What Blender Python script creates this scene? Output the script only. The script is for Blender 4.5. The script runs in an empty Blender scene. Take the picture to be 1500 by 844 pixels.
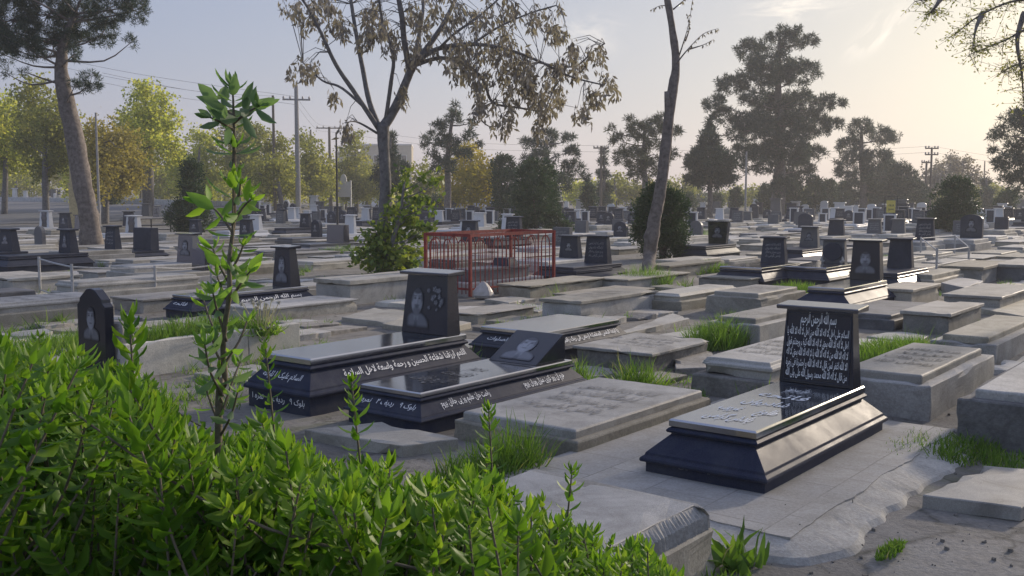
import bpy, bmesh, math, random, unicodedata
import numpy as np
from mathutils import Vector, Matrix, noise

random.seed(7)
RNG = np.random.default_rng(7)
SC = bpy.context.scene
COL = SC.collection
rad = math.radians

# ------------------------------------------------------------------ camera model
CH = 1.65
PITCH = math.atan((422 - 286) / 1500)
CP, SP = math.cos(PITCH), math.sin(PITCH)


def ray(px, py):
    u, v = (px - 750) / 1500, (422 - py) / 1500
    return Vector((u, v * SP + CP, v * CP - SP))


def P(px, py, D):
    r = ray(px, py)
    return Vector((0, 0, CH)) + r * (D / r.y)


def G(px, py, z=0.0):
    r = ray(px, py)
    return Vector((0, 0, CH)) + r * ((z - CH) / r.z)


def proj(p):
    x, y, z = p[0], p[1], p[2] - CH
    d = y * CP - z * SP
    return 750 + 1500 * x / d, 422 - 1500 * (y * SP + z * CP) / d


def sstep(a, b, x):
    t = min(1, max(0, (x - a) / (b - a)))
    return t * t * (3 - 2 * t)


def terrain(x, y):
    """the ground climbs a little towards the road on the left"""
    if y < 40:
        return 0.0
    a = -x / y
    w = sstep(.13, .26, a)
    return w * (1.05 * sstep(46, 100, y) + .8 * sstep(100, 190, y))


def GT(px, py):
    """the point where a ray meets the terrain"""
    r = ray(px, py)
    if py > 286 + 1.65 * 1500 / 42:
        return G(px, py)
    t = 30.0
    while t < 420:
        p = Vector((0, 0, CH)) + r * t
        if p.z <= terrain(p.x, p.y):
            return p
        t += .25
    return p


HEAD = rad(38)
LX, LY = math.sin(HEAD), math.cos(HEAD)          # long axis of all graves
ROTZ = math.pi / 2 - HEAD
LONG = Vector((LX, LY, 0))
SHORT = Vector((-LY, LX, 0))


def uv_of(p):
    return p[0] * LX + p[1] * LY, -p[0] * LY + p[1] * LX


FOOT = []          # taken footprints in grave axes: u0,u1,v0,v1


def take(u0, u1, v0, v1):
    FOOT.append((u0, u1, v0, v1))


def is_free(u0, u1, v0, v1):
    for a, b, c, d in FOOT:
        if u0 < b and u1 > a and v0 < d and v1 > c:
            return False
    return True


# ------------------------------------------------------------------ materials
M = {}


class NT:
    def __init__(s, name):
        s.m = bpy.data.materials.new(name)
        s.m.use_nodes = True
        s.t = s.m.node_tree
        s.n = s.t.nodes
        s.b = s.n.get('Principled BSDF')
        s.out = s.n.get('Material Output')

    def add(s, typ, **kw):
        x = s.n.new(typ)
        for k, v in kw.items():
            if k.startswith('i_'):
                x.inputs[k[2:].replace('_', ' ')].default_value = v
            else:
                setattr(x, k, v)
        return x

    def link(s, a, b):
        s.t.links.new(a, b)

    def coords(s, world=False):
        if world:
            g = s.add('ShaderNodeNewGeometry')
            return g.outputs['Position']
        tc = s.add('ShaderNodeTexCoord')
        oi = s.add('ShaderNodeObjectInfo')
        m = s.add('ShaderNodeMath', operation='MULTIPLY')
        m.inputs[1].default_value = 37.0
        s.link(oi.outputs['Random'], m.inputs[0])
        a = s.add('ShaderNodeVectorMath', operation='ADD')
        s.link(tc.outputs['Object'], a.inputs[0])
        s.link(m.outputs[0], a.inputs[1])
        return a.outputs[0]

    def noise(s, co, scale, detail=4, rough=.6, dist=0.0):
        x = s.add('ShaderNodeTexNoise')
        x.inputs['Scale'].default_value = scale
        x.inputs['Detail'].default_value = detail
        x.inputs['Roughness'].default_value = rough
        x.inputs['Distortion'].default_value = dist
        s.link(co, x.inputs['Vector'])
        return x.outputs['Fac']

    def ramp(s, fac, stops):
        x = s.add('ShaderNodeValToRGB')
        e = x.color_ramp.elements
        while len(e) > len(stops):
            e.remove(e[-1])
        while len(e) < len(stops):
            e.new(1)
        for q, (p, c) in zip(e, stops):
            q.position = p
            q.color = (*c, 1) if len(c) == 3 else c
        s.link(fac, x.inputs[0])
        return x.outputs[0]

    def mix(s, fac, a, b, blend='MIX'):
        x = s.add('ShaderNodeMix', data_type='RGBA', blend_type=blend)
        for v, i in ((fac, 0), (a, 6), (b, 7)):
            if hasattr(v, 'links'):
                s.link(v, x.inputs[i])
            elif i == 0:
                x.inputs[0].default_value = v
            else:
                x.inputs[i].default_value = (*v, 1)
        return x.outputs[2]

    def bump(s, h, strength=.3, dist=.02):
        x = s.add('ShaderNodeBump')
        x.inputs['Strength'].default_value = strength
        x.inputs['Distance'].default_value = dist
        s.link(h, x.inputs['Height'])
        s.link(x.outputs[0], s.b.inputs['Normal'])

    def map(s, v, a, b, c, d):
        x = s.add('ShaderNodeMapRange')
        for i, q in enumerate((a, b, c, d)):
            x.inputs[i + 1].default_value = q
        s.link(v, x.inputs[0])
        return x.outputs[0]


def g3(v, w=0.0):
    return (v * (1 + w), v, v * (1 - w))


def stone(name, c1, c2, rough=.8, scale=3, bump=.35, grain=60, vary=.3, stain=.35, world=False):
    t = NT(name)
    co = t.coords(world)
    n1 = t.noise(co, scale, 6, .65)
    n2 = t.noise(co, grain, 3, .7)
    c = t.ramp(n1, [(.32, c1), (.68, c2)])
    gr = t.ramp(n2, [(.3, (.72, .72, .72)), (.7, (1.22, 1.22, 1.22))])
    c = t.mix(.8, c, gr, 'MULTIPLY')
    n3 = t.noise(co, scale * .45, 7, .75, .8)
    st = t.map(n3, .47, .66, 0, stain * 1.5)
    c = t.mix(st, c, (c1[0] * .38, c1[1] * .37, c1[2] * .34))
    # pale lime bloom
    n4 = t.noise(co, scale * 1.7, 5, .7, .3)
    c = t.mix(t.map(n4, .6, .75, 0, stain * .7), c, (.46, .45, .42))
    oi = t.add('ShaderNodeObjectInfo')
    v = t.map(oi.outputs['Random'], 0, 1, 1 - vary, 1 + vary)
    h = t.add('ShaderNodeHueSaturation')
    t.link(v, h.inputs['Value'])
    rr_ = t.add('ShaderNodeMath', operation='FRACT')
    r2_ = t.add('ShaderNodeMath', operation='MULTIPLY')
    r2_.inputs[1].default_value = 17.3
    t.link(oi.outputs['Random'], r2_.inputs[0])
    t.link(r2_.outputs[0], rr_.inputs[0])
    t.link(t.map(rr_.outputs[0], 0, 1, .45, 1.5), h.inputs['Saturation'])
    t.link(c, h.inputs['Color'])
    t.link(h.outputs[0], t.b.inputs['Base Color'])
    t.b.inputs['Roughness'].default_value = rough
    t.bump(t.mix(.5, n2, n1), bump, .015)
    M[name] = t.m
    return t.m


def polished(name, c1, c2, rough=(.06, .28), dust=.25, dustcol=(.16, .155, .15)):
    t = NT(name)
    co = t.coords()
    n2 = t.noise(co, 180, 2, .6)
    c = t.ramp(n2, [(.35, c1), (.75, c2)])
    d = t.noise(co, 2.3, 7, .7, .4)
    df = t.map(d, .42, .72, 0.03, dust)
    c = t.mix(df, c, dustcol)
    t.link(c, t.b.inputs['Base Color'])
    t.link(t.map(d, .35, .75, rough[0], rough[1]), t.b.inputs['Roughness'])
    if name in ('black_side', 'dark_granite', 'grey_granite'):
        t.b.inputs['Specular IOR Level'].default_value = {'black_side': .05, 'dark_granite': .07}.get(name, .3)
    t.b.inputs['IOR'].default_value = {'black_granite': 2.2, 'black_side': 1.6, 'mirror_top': 5.0}.get(name, 1.5)
    M[name] = t.m
    return t.m


def plain(name, c, rough=.6, metal=0, noise_amt=.25, scale=12):
    t = NT(name)
    co = t.coords()
    n = t.noise(co, scale, 5, .65)
    c = t.ramp(n, [(.3, tuple(q * (1 - noise_amt) for q in c)), (.7, tuple(min(1, q * (1 + noise_amt)) for q in c))])
    t.link(c, t.b.inputs['Base Color'])
    t.b.inputs['Roughness'].default_value = rough
    t.b.inputs['Metallic'].default_value = metal
    t.bump(n, .15, .01)
    M[name] = t.m
    return t.m


def leafmat(name, stops, trans=.35, rough=.5, tcol=1.3):
    t = NT(name)
    at = t.add('ShaderNodeAttribute', attribute_name='tint')
    c = t.ramp(at.outputs['Fac'], stops)
    t.link(c, t.b.inputs['Base Color'])
    t.b.inputs['Roughness'].default_value = rough
    t.b.inputs['Specular IOR Level'].default_value = .35
    tr = t.add('ShaderNodeBsdfTranslucent')
    tc = t.mix(1.0, c, (tcol, tcol * 1.02, tcol * .6), 'MULTIPLY')
    t.link(tc, tr.inputs['Color'])
    mx = t.add('ShaderNodeMixShader')
    mx.inputs[0].default_value = trans
    t.link(t.b.outputs[0], mx.inputs[1])
    t.link(tr.outputs[0], mx.inputs[2])
    t.link(mx.outputs[0], t.out.inputs['Surface'])
    M[name] = t.m
    return t.m


polished('black_granite', (.010, .012, .020), (.022, .026, .042), (.085, .15), .2)
polished('black_side', (.017, .022, .043), (.036, .044, .076), (.4, .58), .34, (.15, .147, .145))
polished('mirror_top', (.012, .014, .022), (.024, .028, .044), (.07, .14), .32, (.24, .24, .235))
polished('black_face', (.008, .010, .017), (.018, .021, .034), (.10, .2), .08, (.10, .105, .12))
polished('dark_granite', (.028, .032, .046), (.062, .068, .090), (.3, .5), .32, (.14, .146, .165))
polished('grey_granite', (.07, .073, .082), (.14, .145, .155), (.3, .6), .45, (.2, .195, .185))
polished('white_marble', (.55, .55, .54), (.68, .68, .67), (.3, .55), .35, (.42, .4, .37))
stone('concrete', (.28, .262, .222), (.41, .388, .335))
stone('pale_stone', (.39, .37, .32), (.51, .485, .425), .7, 2.5, .25, 90)
stone('mosaic', (.31, .29, .25), (.44, .415, .36), .6, 5, .3, 140)
stone('warm_stone', (.33, .30, .25), (.43, .40, .34), .75, 3)
stone('dark_stone', (.12, .12, .125), (.19, .19, .195), .7, 4)
stone('rubble', (.16, .15, .135), (.28, .265, .24), .95, 5, .8, 30)
plain('engraved', (.85, .85, .83), .7, 0, .08, 40)
plain('worn_letters', (.34, .34, .34), .8, 0, .25, 30)
plain('gilt', (.42, .33, .12), .5, .3)
plain('red_paint', (.22, .018, .013), .6, 0, .45, 14)
plain('galvanised', (.40, .395, .38), .75, .0, .25, 25)
plain('black_metal', (.02, .02, .022), .45, .2)
plain('bark', (.17, .145, .125), .95, 0, .5, 9)
plain('bark_grey', (.15, .142, .135), .95, 0, .45, 12)
plain('pole_concrete', (.30, .29, .27), .85)
plain('wood_pole', (.13, .105, .08), .9)
plain('yellow_post', (.42, .35, .19), .8)
plain('car_white', (.7, .71, .73), .3, 0, .04)
plain('car_dark', (.03, .033, .04), .25, .2, .05)
plain('glass', (.02, .025, .03), .08, 0, .05)
plain('rubber', (.015, .015, .015), .8)
plain('render_beige', (.42, .37, .28), .9, 0, .12, 2)
plain('board_white', (.62, .60, .55), .7, 0, .08)
plain('sign_yellow', (.68, .55, .10), .6, 0, .08)
plain('ink', (.03, .03, .03), .7)
plain('plastic_white', (.42, .38, .34), .5, 0, .15, 20)
plain('kerb_paint', (.50, .49, .47), .85, 0, .25, 5)
plain('wire', (.03, .03, .03), .6)
plain('stem_brown', (.16, .13, .09), .8, 0, .4, 60)
plain('seed_head', (.62, .60, .52), .9)
plain('stalk_pale', (.42, .40, .20), .8, 0, .3, 60)

leafmat('hedge_leaf', [(0, (.034, .10, .010)), (.4, (.085, .19, .016)), (.8, (.15, .27, .025)), (1, (.24, .35, .036))], .45, .5, 1.55)
leafmat('sapling_leaf', [(0, (.12, .18, .12)), (.4, (.13, .21, .10)), (.75, (.17, .31, .05)), (1, (.24, .38, .05))], .5, .55, 1.6)
leafmat('grass_leaf', [(0, (.06, .13, .02)), (.6, (.14, .25, .035)), (.88, (.22, .31, .055)), (1, (.32, .30, .14))], .5, .5, 1.4)
leafmat('pine_leaf', [(0, (.024, .044, .030)), (.6, (.042, .072, .044)), (1, (.072, .105, .058))], .2, .6, 1.2)
leafmat('thuja_leaf', [(0, (.022, .05, .02)), (.6, (.042, .085, .028)), (1, (.085, .14, .04))], .2, .6, 1.2)
leafmat('ivy_leaf', [(0, (.055, .11, .022)), (.5, (.14, .21, .035)), (1, (.32, .36, .05))], .35, .5, 1.4)
leafmat('spring_leaf', [(0, (.21, .25, .06)), (.5, (.35, .37, .09)), (1, (.50, .46, .12))], .65, .6, 1.5)
leafmat('yellow_leaf', [(0, (.22, .20, .02)), (.5, (.36, .29, .03)), (1, (.5, .36, .04))], .5, .6, 1.4)
leafmat('olive_leaf', [(0, (.14, .16, .05)), (.5, (.25, .26, .08)), (1, (.37, .34, .11))], .6, .6, 1.3)
leafmat('russet_leaf', [(0, (.19, .17, .05)), (.5, (.31, .26, .075)), (1, (.42, .36, .10))], .45, .6, 1.3)
leafmat('dry_leaf', [(0, (.15, .13, .112)), (.5, (.26, .225, .195)), (1, (.40, .35, .30))], .3, .75, 1.2)


def portrait_material():
    t = NT('engraved_portrait')
    at = t.add('ShaderNodeAttribute', attribute_name='tint')
    c = t.ramp(at.outputs['Fac'], [(0, (.012, .014, .023)), (1, (.33, .34, .37))])
    n = t.noise(t.coords(), 260, 2, .6)
    c = t.mix(.5, c, t.ramp(n, [(.3, (.7, .7, .7)), (.7, (1.25, 1.25, 1.25))]), 'MULTIPLY')
    t.link(c, t.b.inputs['Base Color'])
    t.b.inputs['Roughness'].default_value = .22
    M['portrait'] = t.m


portrait_material()


def ground_material():
    t = NT('dusty_paving')
    co = t.coords(True)
    wob = t.noise(co, 1.6, 4, .6)
    w3 = t.add('ShaderNodeVectorMath', operation='ADD')
    sc_ = t.add('ShaderNodeMath', operation='MULTIPLY')
    sc_.inputs[1].default_value = .9
    t.link(wob, sc_.inputs[0])
    t.link(co, w3.inputs[0])
    t.link(sc_.outputs[0], w3.inputs[1])
    vo = t.add('ShaderNodeTexVoronoi', feature='DISTANCE_TO_EDGE')
    vo.inputs['Scale'].default_value = 1.55
    t.link(w3.outputs[0], vo.inputs['Vector'])
    vc = t.add('ShaderNodeTexVoronoi', feature='F1')
    vc.inputs['Scale'].default_value = 1.55
    t.link(w3.outputs[0], vc.inputs['Vector'])
    n1 = t.noise(co, .7, 7, .7, .3)
    n2 = t.noise(co, 34, 4, .75)
    n5 = t.noise(co, 4.5, 6, .7)
    base = t.ramp(n1, [(.3, (.13, .12, .102)), (.5, (.185, .172, .15)), (.72, (.275, .26, .23))])
    base = t.mix(.35, base, t.ramp(vc.outputs['Color'], [(.1, (.55, .55, .55)), (.9, (1.3, 1.28, 1.24))]), 'MULTIPLY')
    base = t.mix(.75, base, t.ramp(n2, [(.25, (.6, .6, .6)), (.75, (1.32, 1.32, 1.32))]), 'MULTIPLY')
    joint = t.map(vo.outputs['Distance'], 0.0, .055, 1, 0)
    jn = t.add('ShaderNodeMath', operation='MULTIPLY')
    t.link(joint, jn.inputs[0])
    t.link(t.map(n5, .38, .6, .1, 1), jn.inputs[1])
    base = t.mix(jn.outputs[0], base, (.075, .07, .055))
    weeds = t.map(t.noise(co, .55, 6, .75, .6), .58, .70, 0, .85)
    wk = t.add('ShaderNodeMath', operation='MULTIPLY')
    t.link(weeds, wk.inputs[0])
    t.link(t.map(n2, .35, .6, .25, 1), wk.inputs[1])
    base = t.mix(wk.outputs[0], base, (.085, .105, .035))
    t.link(base, t.b.inputs['Base Color'])
    t.b.inputs['Roughness'].default_value = .95
    hh = t.mix(.5, n2, vo.outputs['Distance'])
    hh = t.mix(.4, hh, n5)
    t.bump(hh, .6, .05)
    M['ground'] = t.m
    t = NT('asphalt')
    co = t.coords(True)
    n1 = t.noise(co, .35, 5, .6)
    n2 = t.noise(co, 20, 3, .6)
    base = t.ramp(n1, [(.3, (.10, .102, .108)), (.7, (.145, .146, .15))])
    base = t.mix(.5, base, t.ramp(n2, [(.3, (.7, .7, .7)), (.7, (1.3, 1.3, 1.3))]), 'MULTIPLY')
    t.link(base, t.b.inputs['Base Color'])
    t.b.inputs['Roughness'].default_value = .85
    M['asphalt'] = t.m


ground_material()


# ------------------------------------------------------------------ object helpers
def tag(o, label=None, cat=None, group=None, kind=None):
    if label:
        o['label'] = label
    if cat:
        o['category'] = cat
    if group:
        o['group'] = group
    if kind:
        o['kind'] = kind
    return o


def empty(name, loc=(0, 0, 0), rz=0.0, label=None, cat=None, group=None):
    o = bpy.data.objects.new(name, None)
    o.empty_display_size = .1
    COL.objects.link(o)
    o.location = loc
    o.rotation_euler = (0, 0, rz)
    return tag(o, label, cat, group)


def link_mesh(name, me, mat, parent=None, smooth=False):
    o = bpy.data.objects.new(name, me)
    COL.objects.link(o)
    if mat is not None and not me.materials:
        me.materials.append(M[mat] if isinstance(mat, str) else mat)
    if parent is not None:
        o.parent = parent
    if smooth:
        me.shade_smooth()
    return o


def copy_tree(o, parent=None):
    c = o.copy()
    COL.objects.link(c)
    if parent is not None:
        c.parent = parent
        c.matrix_parent_inverse = o.matrix_parent_inverse
    for ch in o.children:
        copy_tree(ch, c)
    return c


class MB:
    def __init__(s):
        s.v, s.f = [], []

    def add(s, vs, fs):
        k = len(s.v)
        s.v += [tuple(v) for v in vs]
        s.f += [tuple(i + k for i in f) for f in fs]

    def box(s, x0, x1, y0, y1, z0, z1):
        s.add([(x0, y0, z0), (x1, y0, z0), (x1, y1, z0), (x0, y1, z0), (x0, y0, z1), (x1, y0, z1), (x1, y1, z1), (x0, y1, z1)],
              [(0, 3, 2, 1), (4, 5, 6, 7), (0, 1, 5, 4), (1, 2, 6, 5), (2, 3, 7, 6), (3, 0, 4, 7)])

    def rings(s, rings, cap=True):
        n = len(rings[0])
        k = len(s.v)
        for r in rings:
            s.v += [tuple(p) for p in r]
        for i in range(len(rings) - 1):
            for j in range(n):
                a, b = k + i * n + j, k + i * n + (j + 1) % n
                s.f.append((a, b, b + n, a + n))
        if cap:
            s.f.append(tuple(k + j for j in reversed(range(n))))
            s.f.append(tuple(k + (len(rings) - 1) * n + j for j in range(n)))

    def rect_loft(s, W, L, prof):
        """rings of a rectangle L x W, each inset and at a height"""
        rs = []
        for ins, z in prof:
            a, b = L / 2 - ins, W / 2 - ins
            rs.append([(-a, -b, z), (a, -b, z), (a, b, z), (-a, b, z)])
        s.rings(rs)

    def tube(s, pts, radii, n=7, wob=0.0, cap=True):
        rs = []
        for i, p in enumerate(pts):
            p = Vector(p)
            a = Vector(pts[max(0, i - 1)])
            b = Vector(pts[min(len(pts) - 1, i + 1)])
            d = (b - a).normalized()
            r0 = d.cross(Vector((.31, .95, .02)))
            if r0.length < .05:
                r0 = d.cross(Vector((1, 0, 0)))
            r0.normalize()
            r1 = d.cross(r0)
            ring = []
            for j in range(n):
                t = 2 * math.pi * j / n
                rr = radii[i] * (1 + wob * noise.noise(Vector((math.cos(t) * 1.5, math.sin(t) * 1.5, i * .6 + p.x))))
                ring.append(p + (r0 * math.cos(t) + r1 * math.sin(t)) * rr)
            rs.append(ring)
        s.rings(rs, cap)

    def mesh(s, name, bevel=0.0, rough=0.0, rscale=6.0):
        me = bpy.data.meshes.new(name)
        me.from_pydata(s.v, [], s.f)
        if bevel or rough:
            bm = bmesh.new()
            bm.from_mesh(me)
            bmesh.ops.recalc_face_normals(bm, faces=bm.faces)
            if bevel:
                bmesh.ops.bevel(bm, geom=list(bm.edges), offset=bevel, segments=1, profile=.5, affect='EDGES', clamp_overlap=True)
            if rough:
                big = [e for e in bm.edges if e.calc_length() > .12]
                bmesh.ops.subdivide_edges(bm, edges=big, cuts=7, use_grid_fill=True)
                off = Vector((random.random() * 90, random.random() * 90, 0))
                bm.normal_update()
                for v in bm.verts:
                    nn = [f_.normal for f_ in v.link_faces]
                    if len(nn) > 1 and min(nn[0].dot(k_) for k_ in nn[1:]) < .75:      # worn, chipped edges
                        c_ = max(0, noise.noise(v.co * 4.5 + off) - .18) * .09 * min(1, rough / .006)
                        k_ = sum(nn, Vector()).normalized()
                        v.co -= k_ * c_
                    q = v.co * rscale + off
                    v.co += Vector((noise.noise(q), noise.noise(q + Vector((9, 3, 1))), .6 * noise.noise(q + Vector((1, 7, 5))))) * rough
            bm.to_mesh(me)
            bm.free()
        me.update()
        return me

    def build(s, name, mat, parent=None, bevel=0.0, rough=0.0, smooth=False, rscale=6.0):
        me = s.mesh(name, bevel, rough, rscale)
        return link_mesh(name, me, mat, parent, smooth)


def smooth_path(pts, n=4):
    """Catmull-Rom resample"""
    out = []
    q = [Vector(p) for p in pts]
    for i in range(len(q) - 1):
        p0, p1, p2, p3 = q[max(0, i - 1)], q[i], q[i + 1], q[min(len(q) - 1, i + 2)]
        for k in range(n):
            t = k / n
            out.append(.5 * ((2 * p1) + (p2 - p0) * t + (2 * p0 - 5 * p1 + 4 * p2 - p3) * t * t + (3 * p1 - p0 - 3 * p2 + p3) * t ** 3))
    out.append(q[-1])
    return out


def lerp_list(r, m):
    x = np.linspace(0, len(r) - 1, m)
    return list(np.interp(x, range(len(r)), r))


# ------------------------------------------------------------------ writing
FORMS = {}
LIG = {}
for _c in list(range(0xFB50, 0xFDFC)) + list(range(0xFE70, 0xFEFD)):
    _d = unicodedata.decomposition(chr(_c)).split()
    if len(_d) == 2:
        FORMS.setdefault(chr(int(_d[1], 16)), {}).setdefault(_d[0], chr(_c))
    elif len(_d) == 3 and _d[1] == '0644' and _d[2] in ('0622', '0623', '0625', '0627'):
        LIG.setdefault(chr(int(_d[2], 16)), {})[_d[0]] = chr(_c)


def shape(text):
    out = []
    for word in text.split(' '):
        if word == 'الله':
            out.append('\uFDF2')
            continue
        units = []
        i = 0
        while i < len(word):
            if word[i] == 'ل' and i + 1 < len(word) and word[i + 1] in LIG:
                units.append(('L', word[i + 1]))
                i += 2
            else:
                units.append(('C', word[i]))
                i += 1

        def joins_left(u):          # can it connect to the letter that follows?
            return u[0] == 'C' and '<initial>' in FORMS.get(u[1], {})

        def joins_right(u):
            return u[0] == 'L' or '<final>' in FORMS.get(u[1], {})
        s = ''
        for k, u in enumerate(units):
            prev = k > 0 and joins_left(units[k - 1]) and joins_right(u)
            nxt = k + 1 < len(units) and joins_left(u) and joins_right(units[k + 1])
            key = '<medial>' if prev and nxt else '<final>' if prev else '<initial>' if nxt else '<isolated>'
            tab = LIG[u[1]] if u[0] == 'L' else FORMS.get(u[1], {})
            s += tab.get(key, u[1] if u[0] == 'C' else tab.get('<isolated>', ''))
        out.append(s)
    return ' '.join(w[::-1] for w in reversed(out))


def text_mesh(lines, w, h, justify=True, depth=.002, res=2, gap=1.0, shear=.12, bold=.006):
    """lines of writing as one flat mesh centred on the origin, w wide and h tall, each line stretched to its width"""
    V, F = [], []
    nl = len(lines)
    dg = None
    for i, s in enumerate(lines):
        wl = 1.0
        if isinstance(s, tuple):
            s, wl = s
        c = bpy.data.curves.new('writing', 'FONT')
        c.body = shape(s)
        c.resolution_u = res
        c.shear = shear
        c.offset = bold
        o = bpy.data.objects.new('writing', c)
        COL.objects.link(o)
        dg = bpy.context.evaluated_depsgraph_get()
        me = bpy.data.meshes.new_from_object(o.evaluated_get(dg))
        co = np.empty(len(me.vertices) * 3)
        me.vertices.foreach_get('co', co)
        co = co.reshape(-1, 3)
        bpy.data.objects.remove(o)
        bpy.data.curves.remove(c)
        if not len(co):
            continue
        lo, hi = co.min(0), co.max(0)
        lw, lh = hi[0] - lo[0], 1.15
        cell = h / nl
        sy = cell * gap / lh
        sx = w * wl / lw if justify else min(sy, w * wl / lw)
        k = len(V)
        yc = h / 2 - cell * (i + .5)
        for p in co:
            V.append(((p[0] - (lo[0] + hi[0]) / 2) * sx, (p[1] - .27) * sy + yc, depth))
        for f in me.polygons:
            F.append(tuple(j + k for j in f.vertices))
        bpy.data.meshes.remove(me)
    me = bpy.data.meshes.new('inscription')
    me.from_pydata(V, [], F)
    return me


def on_face(o, parent, origin, u, v, sc=(1, 1)):
    u, v = Vector(u).normalized(), Vector(v).normalized()
    n = u.cross(v)
    o.parent = parent
    o.matrix_local = Matrix(((u.x, v.x, n.x, origin[0]), (u.y, v.y, n.y, origin[1]), (u.z, v.z, n.z, origin[2]), (0, 0, 0, 1))) @ Matrix.Diagonal((sc[0], sc[1], 1, 1))
    return o


def portrait_mesh(w, h, seed=0, beard=True, flowers=False, nx=40, ny=50):
    R = random.Random(seed)
    V, F, T = [], [], []

    def el(x, y, cx, cy, rx, ry, soft=.25):
        d = math.hypot((x - cx) / rx, (y - cy) / ry)
        return 1 - sstep(1 - soft, 1 + soft, d)
    tilt = R.uniform(-.08, .08)
    blobs = [(R.uniform(.56, .95), R.uniform(.4, .9), R.uniform(.035, .07)) for _ in range(16)]
    for j in range(ny + 1):
        for i in range(nx + 1):
            x, y = i / nx, j / ny
            V.append(((x - .5) * w, (y - .5) * h, .0025))
            cx = .5 if not flowers else .28
            sx = 1.0 if not flowers else .62
            X = (x - cx) / sx + .5 + tilt * (y - .5)
            b = 0
            b = max(b, .40 * el(X, y, .5, .0, .52, .34, .12))                       # shoulders
            b = max(b, .55 * el(X, y, .5, .26, .12, .14, .2))                        # neck
            b = b * (1 - .45 * el(X, y, .5, .03, .07, .2, .3))                       # open collar
            face = el(X, y, .5, .58, .235, .285, .08)
            fv = .82 - .30 * sstep(.5, .75, X) + .08 * noise.noise(Vector((X * 7, y * 7, seed)))
            b = b * (1 - face) + fv * face
            b *= 1 - .85 * el(X, y, .5, .86, .24, .12, .25)                          # hair
            b *= 1 - .6 * el(X, y, .28, .72, .07, .15, .3)
            b *= 1 - .6 * el(X, y, .72, .72, .07, .15, .3)
            for ex in (.41, .59):
                b *= 1 - .75 * el(X, y, ex, .645, .055, .022, .4)
                b *= 1 - .6 * el(X, y, ex, .695, .075, .016, .5)
            b *= 1 - .35 * el(X, y, .535, .57, .028, .07, .5)
            b *= 1 - .6 * el(X, y, .5, .455, .085, .018, .5)
            if beard:
                b *= 1 - .7 * el(X, y, .5, .495, .11, .024, .4)
                b *= 1 - .55 * el(X, y, .5, .37, .17, .09, .4)
            if flowers:
                for fx, fy, fr in blobs:
                    d = math.hypot(x - fx, (y - fy) * h / w)
                    b = max(b, (.35 + .3 * math.cos(math.atan2(y - fy, x - fx) * 5)) * (1 - sstep(fr * .6, fr, d)))
            edge = sstep(0, .12, x) * sstep(0, .12, 1 - x) * sstep(0, .1, y) * sstep(0, .08, 1 - y)
            T.append(b * edge)
    for j in range(ny):
        for i in range(nx):
            a = j * (nx + 1) + i
            q4 = (a, a + 1, a + nx + 2, a + nx + 1)
            if max(T[q] for q in q4) > .035:
                F.append(q4)
    me = bpy.data.meshes.new('portrait')
    me.from_pydata(V, [], F)
    at = me.attributes.new('tint', 'FLOAT', 'POINT')
    at.data.foreach_set('value', T)
    return me


# ------------------------------------------------------------------ foliage (numpy)
LEAF_V = np.array([(0, 0, 0), (.3, 0, .015), (.65, 0, .02), (1, 0, -.05), (.18, .3, .05), (.5, .5, .09), (.8, .27, .05),
                   (.18, -.3, .05), (.5, -.5, .09), (.8, -.27, .05)])
LEAF_F = [(0, 4, 1), (1, 4, 5, 2), (2, 5, 6), (2, 6, 3), (0, 1, 7), (1, 2, 8, 7), (2, 9, 8), (2, 3, 9)]
LEAF_F = [(0, 1, 4), (1, 2, 5, 4), (2, 6, 5), (2, 3, 6), (0, 7, 1), (1, 7, 8, 2), (2, 8, 9), (2, 9, 3)]
DIA_V = np.array([(0, 0, 0), (.45, .5, .06), (1, 0, 0), (.45, -.5, .06)])
DIA_F = [(0, 3, 2, 1)]
NEEDLE_V = np.array([(0, .5, 0), (0, -.5, 0), (1, 0, 0)])
NEEDLE_F = [(0, 1, 2)]
BLADE_V = np.array([(0, .5, 0), (0, -.5, 0), (.4, .42, .05), (.4, -.42, .05), (.75, .25, -.02), (.75, -.25, -.02), (1, 0, -.16)])
BLADE_F = [(0, 1, 3, 2), (2, 3, 5, 4), (4, 5, 6)]


def unit(a):
    return a / np.maximum(1e-9, np.linalg.norm(a, axis=1))[:, None]


def leaves_mesh(name, base, axis, length, width, tint, tv=DIA_V, tf=DIA_F, up=None, roll=None):
    base, axis = np.asarray(base, float), unit(np.asarray(axis, float))
    n = len(base)
    if up is None:
        up = RNG.normal(size=(n, 3))
    side = unit(np.cross(axis, up))
    nor = np.cross(axis, side) * -1
    nor = np.where(nor[:, 2:3] < 0, nor, nor)
    length = np.broadcast_to(length, n)
    width = np.broadcast_to(width, n)
    V = (base[:, None, :] + axis[:, None, :] * (tv[None, :, 0:1] * length[:, None, None])
         + side[:, None, :] * (tv[None, :, 1:2] * width[:, None, None]) + nor[:, None, :] * (tv[None, :, 2:3] * length[:, None, None]))
    k = len(tv)
    V = V.reshape(-1, 3)
    me = bpy.data.meshes.new(name)
    tot = np.array([len(f) for f in tf] * n)
    loops = np.concatenate([np.array(f) for f in tf])
    loops = (loops[None, :] + (np.arange(n) * k)[:, None]).reshape(-1)
    me.vertices.add(len(V))
    me.vertices.foreach_set('co', V.astype(np.float32).reshape(-1))
    me.loops.add(len(loops))
    me.loops.foreach_set('vertex_index', loops.astype(np.int32))
    me.polygons.add(len(tot))
    st = np.concatenate([[0], np.cumsum(tot)[:-1]])
    me.polygons.foreach_set('loop_start', st.astype(np.int32))
    me.update(calc_edges=True)
    me.validate()
    at = me.attributes.new('tint', 'FLOAT', 'POINT')
    at.data.foreach_set('value', np.repeat(np.clip(tint, 0, 1), k).astype(np.float32))
    return me


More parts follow.
